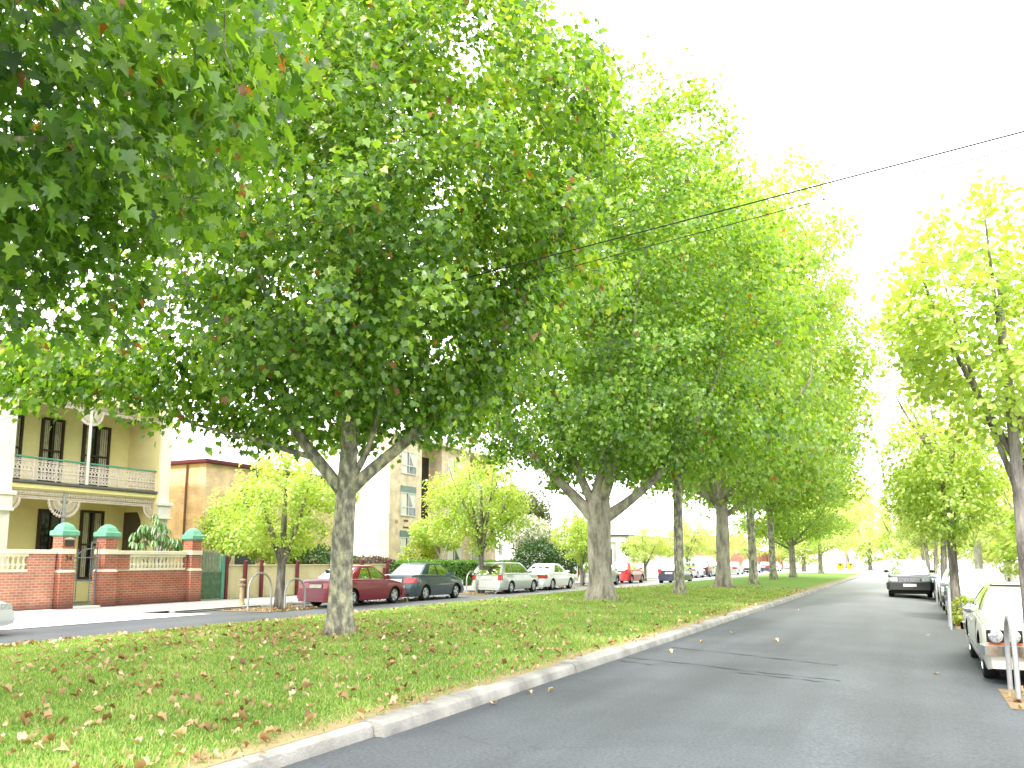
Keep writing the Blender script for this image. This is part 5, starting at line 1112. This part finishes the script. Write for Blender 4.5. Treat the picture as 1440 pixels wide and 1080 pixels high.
t = hoop(.85,36.5,1.0,.98,0,'small distant galvanised hoop beside the oncoming wagon',GH); t.location.z = -.1
LC('kerb_sapling','little leafy sapling between the steel hoop and the old cream sedan','plant',[(1.15,25.0,.3,.28,.3,.4)],240,.1,LEAF_GOLD,(1.15,25.,-.1),seed=20,stems=[([(1.15,25,-.1),(1.15,25,.5)],.015,.008)],tint=(.3,.3))
hy = thing('fire_hydrant', 'weathered cream post hydrant with brown head on the kerb by the hoops', 'hydrant', (-20.6,21.9,.09))
mb = MB(); mb.lathe([(.12,0),(.12,.06),(.085,.08),(.075,.6),(.09,.62)], (0,0,0), 'z', 12); mb.build('post', M('old_cream_paint', (.5,.42,.27), .8, (.36,.28,.17), 6.), hy, smooth=40, world=False)
mb = MB(); mb.lathe([(.09,.62),(.12,.64),(.12,.7),(.08,.72),(.07,.78),(.13,.8),(.13,.85),(.06,.89),(0,.9)], (0,0,0), 'z', 12); mb.build('head', M('brown_iron', (.22,.14,.09), .7, (.3,.24,.17), 9.), hy, smooth=40, world=False)
mb = MB(); mb.lathe([(.05,0),(.05,.16),(.0,.16)], (0,0,.67), 'x', 10); mb.build('outlet', M('brown_outlet', (.2,.12,.08), .7), hy, smooth=40, world=False)
sg = thing('parking_sign', 'small white rectangular sign on a thin pole above the silver wagon', 'sign', (-20.0,40.5,.09))
mb = MB(); mb.tube([(0,0,0),(0,0,2.5)], .03, 8); mb.build('pole', STEEL, sg, world=False); mb = MB(); mb.box((.032,-.24,1.78),(.045,.24,2.42)); mb.build('plate', WHITEW, sg, bevel=.004, world=False)
ys_ = M('yellow_sign', (.85,.55,.02), .5)
for x, y, lb in ((-9.6,136,'left one of two yellow hazard signs on the far corner'),(-8.2,137,'right one of two yellow hazard signs on the far corner')):
    s_ = thing('hazard_sign', lb, 'sign', (x,y,0), 'yellow hazard signs on the far corner'); mb = MB(); mb.tube([(0,0,0),(0,0,1.2)], .06, 6); mb.build('pole', STEEL, s_, world=False); mb = MB(); mb.box((-.5,-.1,.3),(.5,-.07,1.25)); mb.build('board', ys_, s_, world=False); mb = MB(); mb.prism([(-.25,1.05),(.25,1.05),(0,.75)], 'y', -.12, -.101); mb.build('arrow', BLACK, s_, world=False)
pl = thing('street_pole', 'thick grey pole with two small street name blades on the right footpath', 'pole', (3.35,52,.01))
mb = MB(); mb.tube([(0,0,0),(0,0,7)], [.2,.15], 12); mb.build('shaft', M('grey_pole', (.5,.48,.46), .7, (.42,.4,.38), 3.), pl, smooth=50, world=False)
for z in (3.2,3.75): mb = MB(); mb.box((-.9,-.02,z),(.1,.02,z+.3)); mb.build('blade', WHITEW, pl, world=False)
for y, x, s in ((103,-4.0,2.6),): 
    k_ = thing('keep_left_sign', 'pale round sign on a post at the tip of the median', 'sign', (x-2,y,0)); mb = MB(); mb.tube([(0,0,0),(0,0,s)], .05, 8); mb.build('post', STEEL, k_, world=False); mb = MB(); mb.lathe([(0,-.03),(.42,-.03),(.42,0),(0,0)], (0,0,s-.3), 'y', 16); mb.build('disc', WHITEW, k_, world=False)
# right-hand gardens
rw = thing('rendered_fence', 'pale rendered front fence behind the right kerb trees', 'fence', (6.4,40,0))
mb = MB(); mb.box((6.4,17,0),(6.6,95,1.25)); mb.build('wall', WHITEW, rw)
for k in range(13): mb = MB(); mb.box((6.33,17+k*6.2,0),(6.67,17.4+k*6.2,1.6)); mb.build('pier', PALEW, rw, bevel=.02)
for x0, y0, y1, ht, lb in ((11,24,38,4.2,'pale single storey house nearest on the right behind the trees'),(11.5,44,60,6.2,'white two storey house further along the right, behind the fence'),(12,68,92,4.4,'long pale house far along the right side')):
    q = thing('pale_house', lb, 'house', ((x0+5),(y0+y1)/2,0)); mb = MB(); mb.box((x0,y0,0),(x0+10,y1,ht)); mb.build('wall', PALEW, q)
    mb = MB(); mb.add([(x0-.4,y0-.4,ht),(x0+10.4,y0-.4,ht),(x0+10.4,y1+.4,ht),(x0-.4,y1+.4,ht),(x0+5,y0+4,ht+2.6),(x0+5,y1-4,ht+2.6)], [(0,1,4),(1,2,5,4),(2,3,5),(3,0,4,5)]); mb.build('roof', SLATE, q)
    for y in np.arange(y0+1.5, y1-2, 3.2):
        mb = MB(); mb.box((x0-.05,y,.9),(x0,y+1.3,2.4)); w_ = mb.build('window', ALU, q); mb = MB(); mb.box((x0-.06,y+.08,.98),(x0-.051,y+1.22,2.32)); mb.build('pane', WINGLASS, w_)
# end of the street
eb = thing('far_building', 'low pale building closing the street behind the far trees', 'building', (-5,215,0))
mb = MB(); mb.box((-60,215,0),(60,225,3.2)); mb.build('wall', WHITEW, eb)
for k in range(24): mb = MB(); mb.box((-58+k*5,214.95,1.2),(-56+k*5,214.99,2.4)); mb.build('window', ALU, eb)
# overhead cables
def cable(a, b, r, sag, label):
    P = [tuple(np.array(a)+(np.array(b)-np.array(a))*t-np.array((0,0,sag*4*t*(1-t)))) for t in np.linspace(0,1,30)]
    mb = MB(); mb.tube(P, r, 6); tag(mb.build('overhead_cable', M('cable_black', (.012,.012,.013), .6), smooth=60), label, 'cable', 'cables strung across the street')
def ext(p, q, xa, xb):
    p, q = np.array(p), np.array(q); d = (q-p)/(q[0]-p[0]); return p+d*(xa-p[0]), p+d*(xb-p[0])
a, b = ext((-7.51,11.66,6.16),(1.38,9.86,6.145), -28.4, 14); cable(a, b, .009, .0, 'thick black overhead cable, upper of the pair crossing the street')
a, b = ext((-7.25,11.82,5.94),(-.155,10.33,6.03), -28.4, 14); cable(a, b, .006, .0, 'thin black overhead cable, lower of the pair crossing the street')

# ------------------------------------------------------------------ camera, light
cam = bpy.data.cameras.new('camera'); co = bpy.data.objects.new('camera', cam); COL.objects.link(co)
cam.sensor_width = 36; cam.lens = 1165/1440*36; cam.shift_y = .05852; cam.clip_end = 3000; cam.clip_start = .1
co.location = (0,0,1.6); co.rotation_euler = (math.radians(98), 0, math.radians(25.455)); sc.camera = co
w = bpy.data.worlds.new('World'); sc.world = w; w.use_nodes = True; nt = w.node_tree; bg = nt.nodes['Background']
EL, AZ = math.radians(47), math.radians(186)        # sun azimuth measured from +Y towards +X
sky = nt.nodes.new('ShaderNodeTexSky'); sky.sky_type = 'NISHITA'; sky.sun_disc = False; sky.sun_elevation = EL; sky.sun_rotation = AZ; sky.dust_density = 4.; sky.air_density = 1.
mx = nt.nodes.new('ShaderNodeMix'); mx.data_type = 'RGBA'; mx.inputs['Factor'].default_value = .82; mx.inputs['B'].default_value = (36,36.2,36.5,1)
nt.links.new(sky.outputs[0], mx.inputs['A']); nt.links.new(mx.outputs['Result'], bg.inputs['Color']); bg.inputs['Strength'].default_value = .13
sun = bpy.data.lights.new('sun', 'SUN'); so = bpy.data.objects.new('sun', sun); COL.objects.link(so); sun.energy = 5.0; sun.angle = math.radians(3); sun.color = (1,.95,.86)
d = Vector((math.sin(AZ)*math.cos(EL), math.cos(AZ)*math.cos(EL), math.sin(EL)))
so.rotation_euler = d.to_track_quat('Z', 'Y').to_euler(); so.location = (0,0,40)
sc.view_settings.view_transform = 'Standard'; sc.view_settings.look = 'None'; sc.view_settings.exposure = 0; sc.view_settings.gamma = 1
sc.render.engine = 'CYCLES'; cy = sc.cycles; cy.max_bounces = 7; cy.diffuse_bounces = 4; cy.glossy_bounces = 3; cy.transmission_bounces = 6; cy.transparent_max_bounces = 8
cy.use_denoising = True; cy.sample_clamp_indirect = 8; cy.caustics_reflective = False; cy.caustics_refractive = False
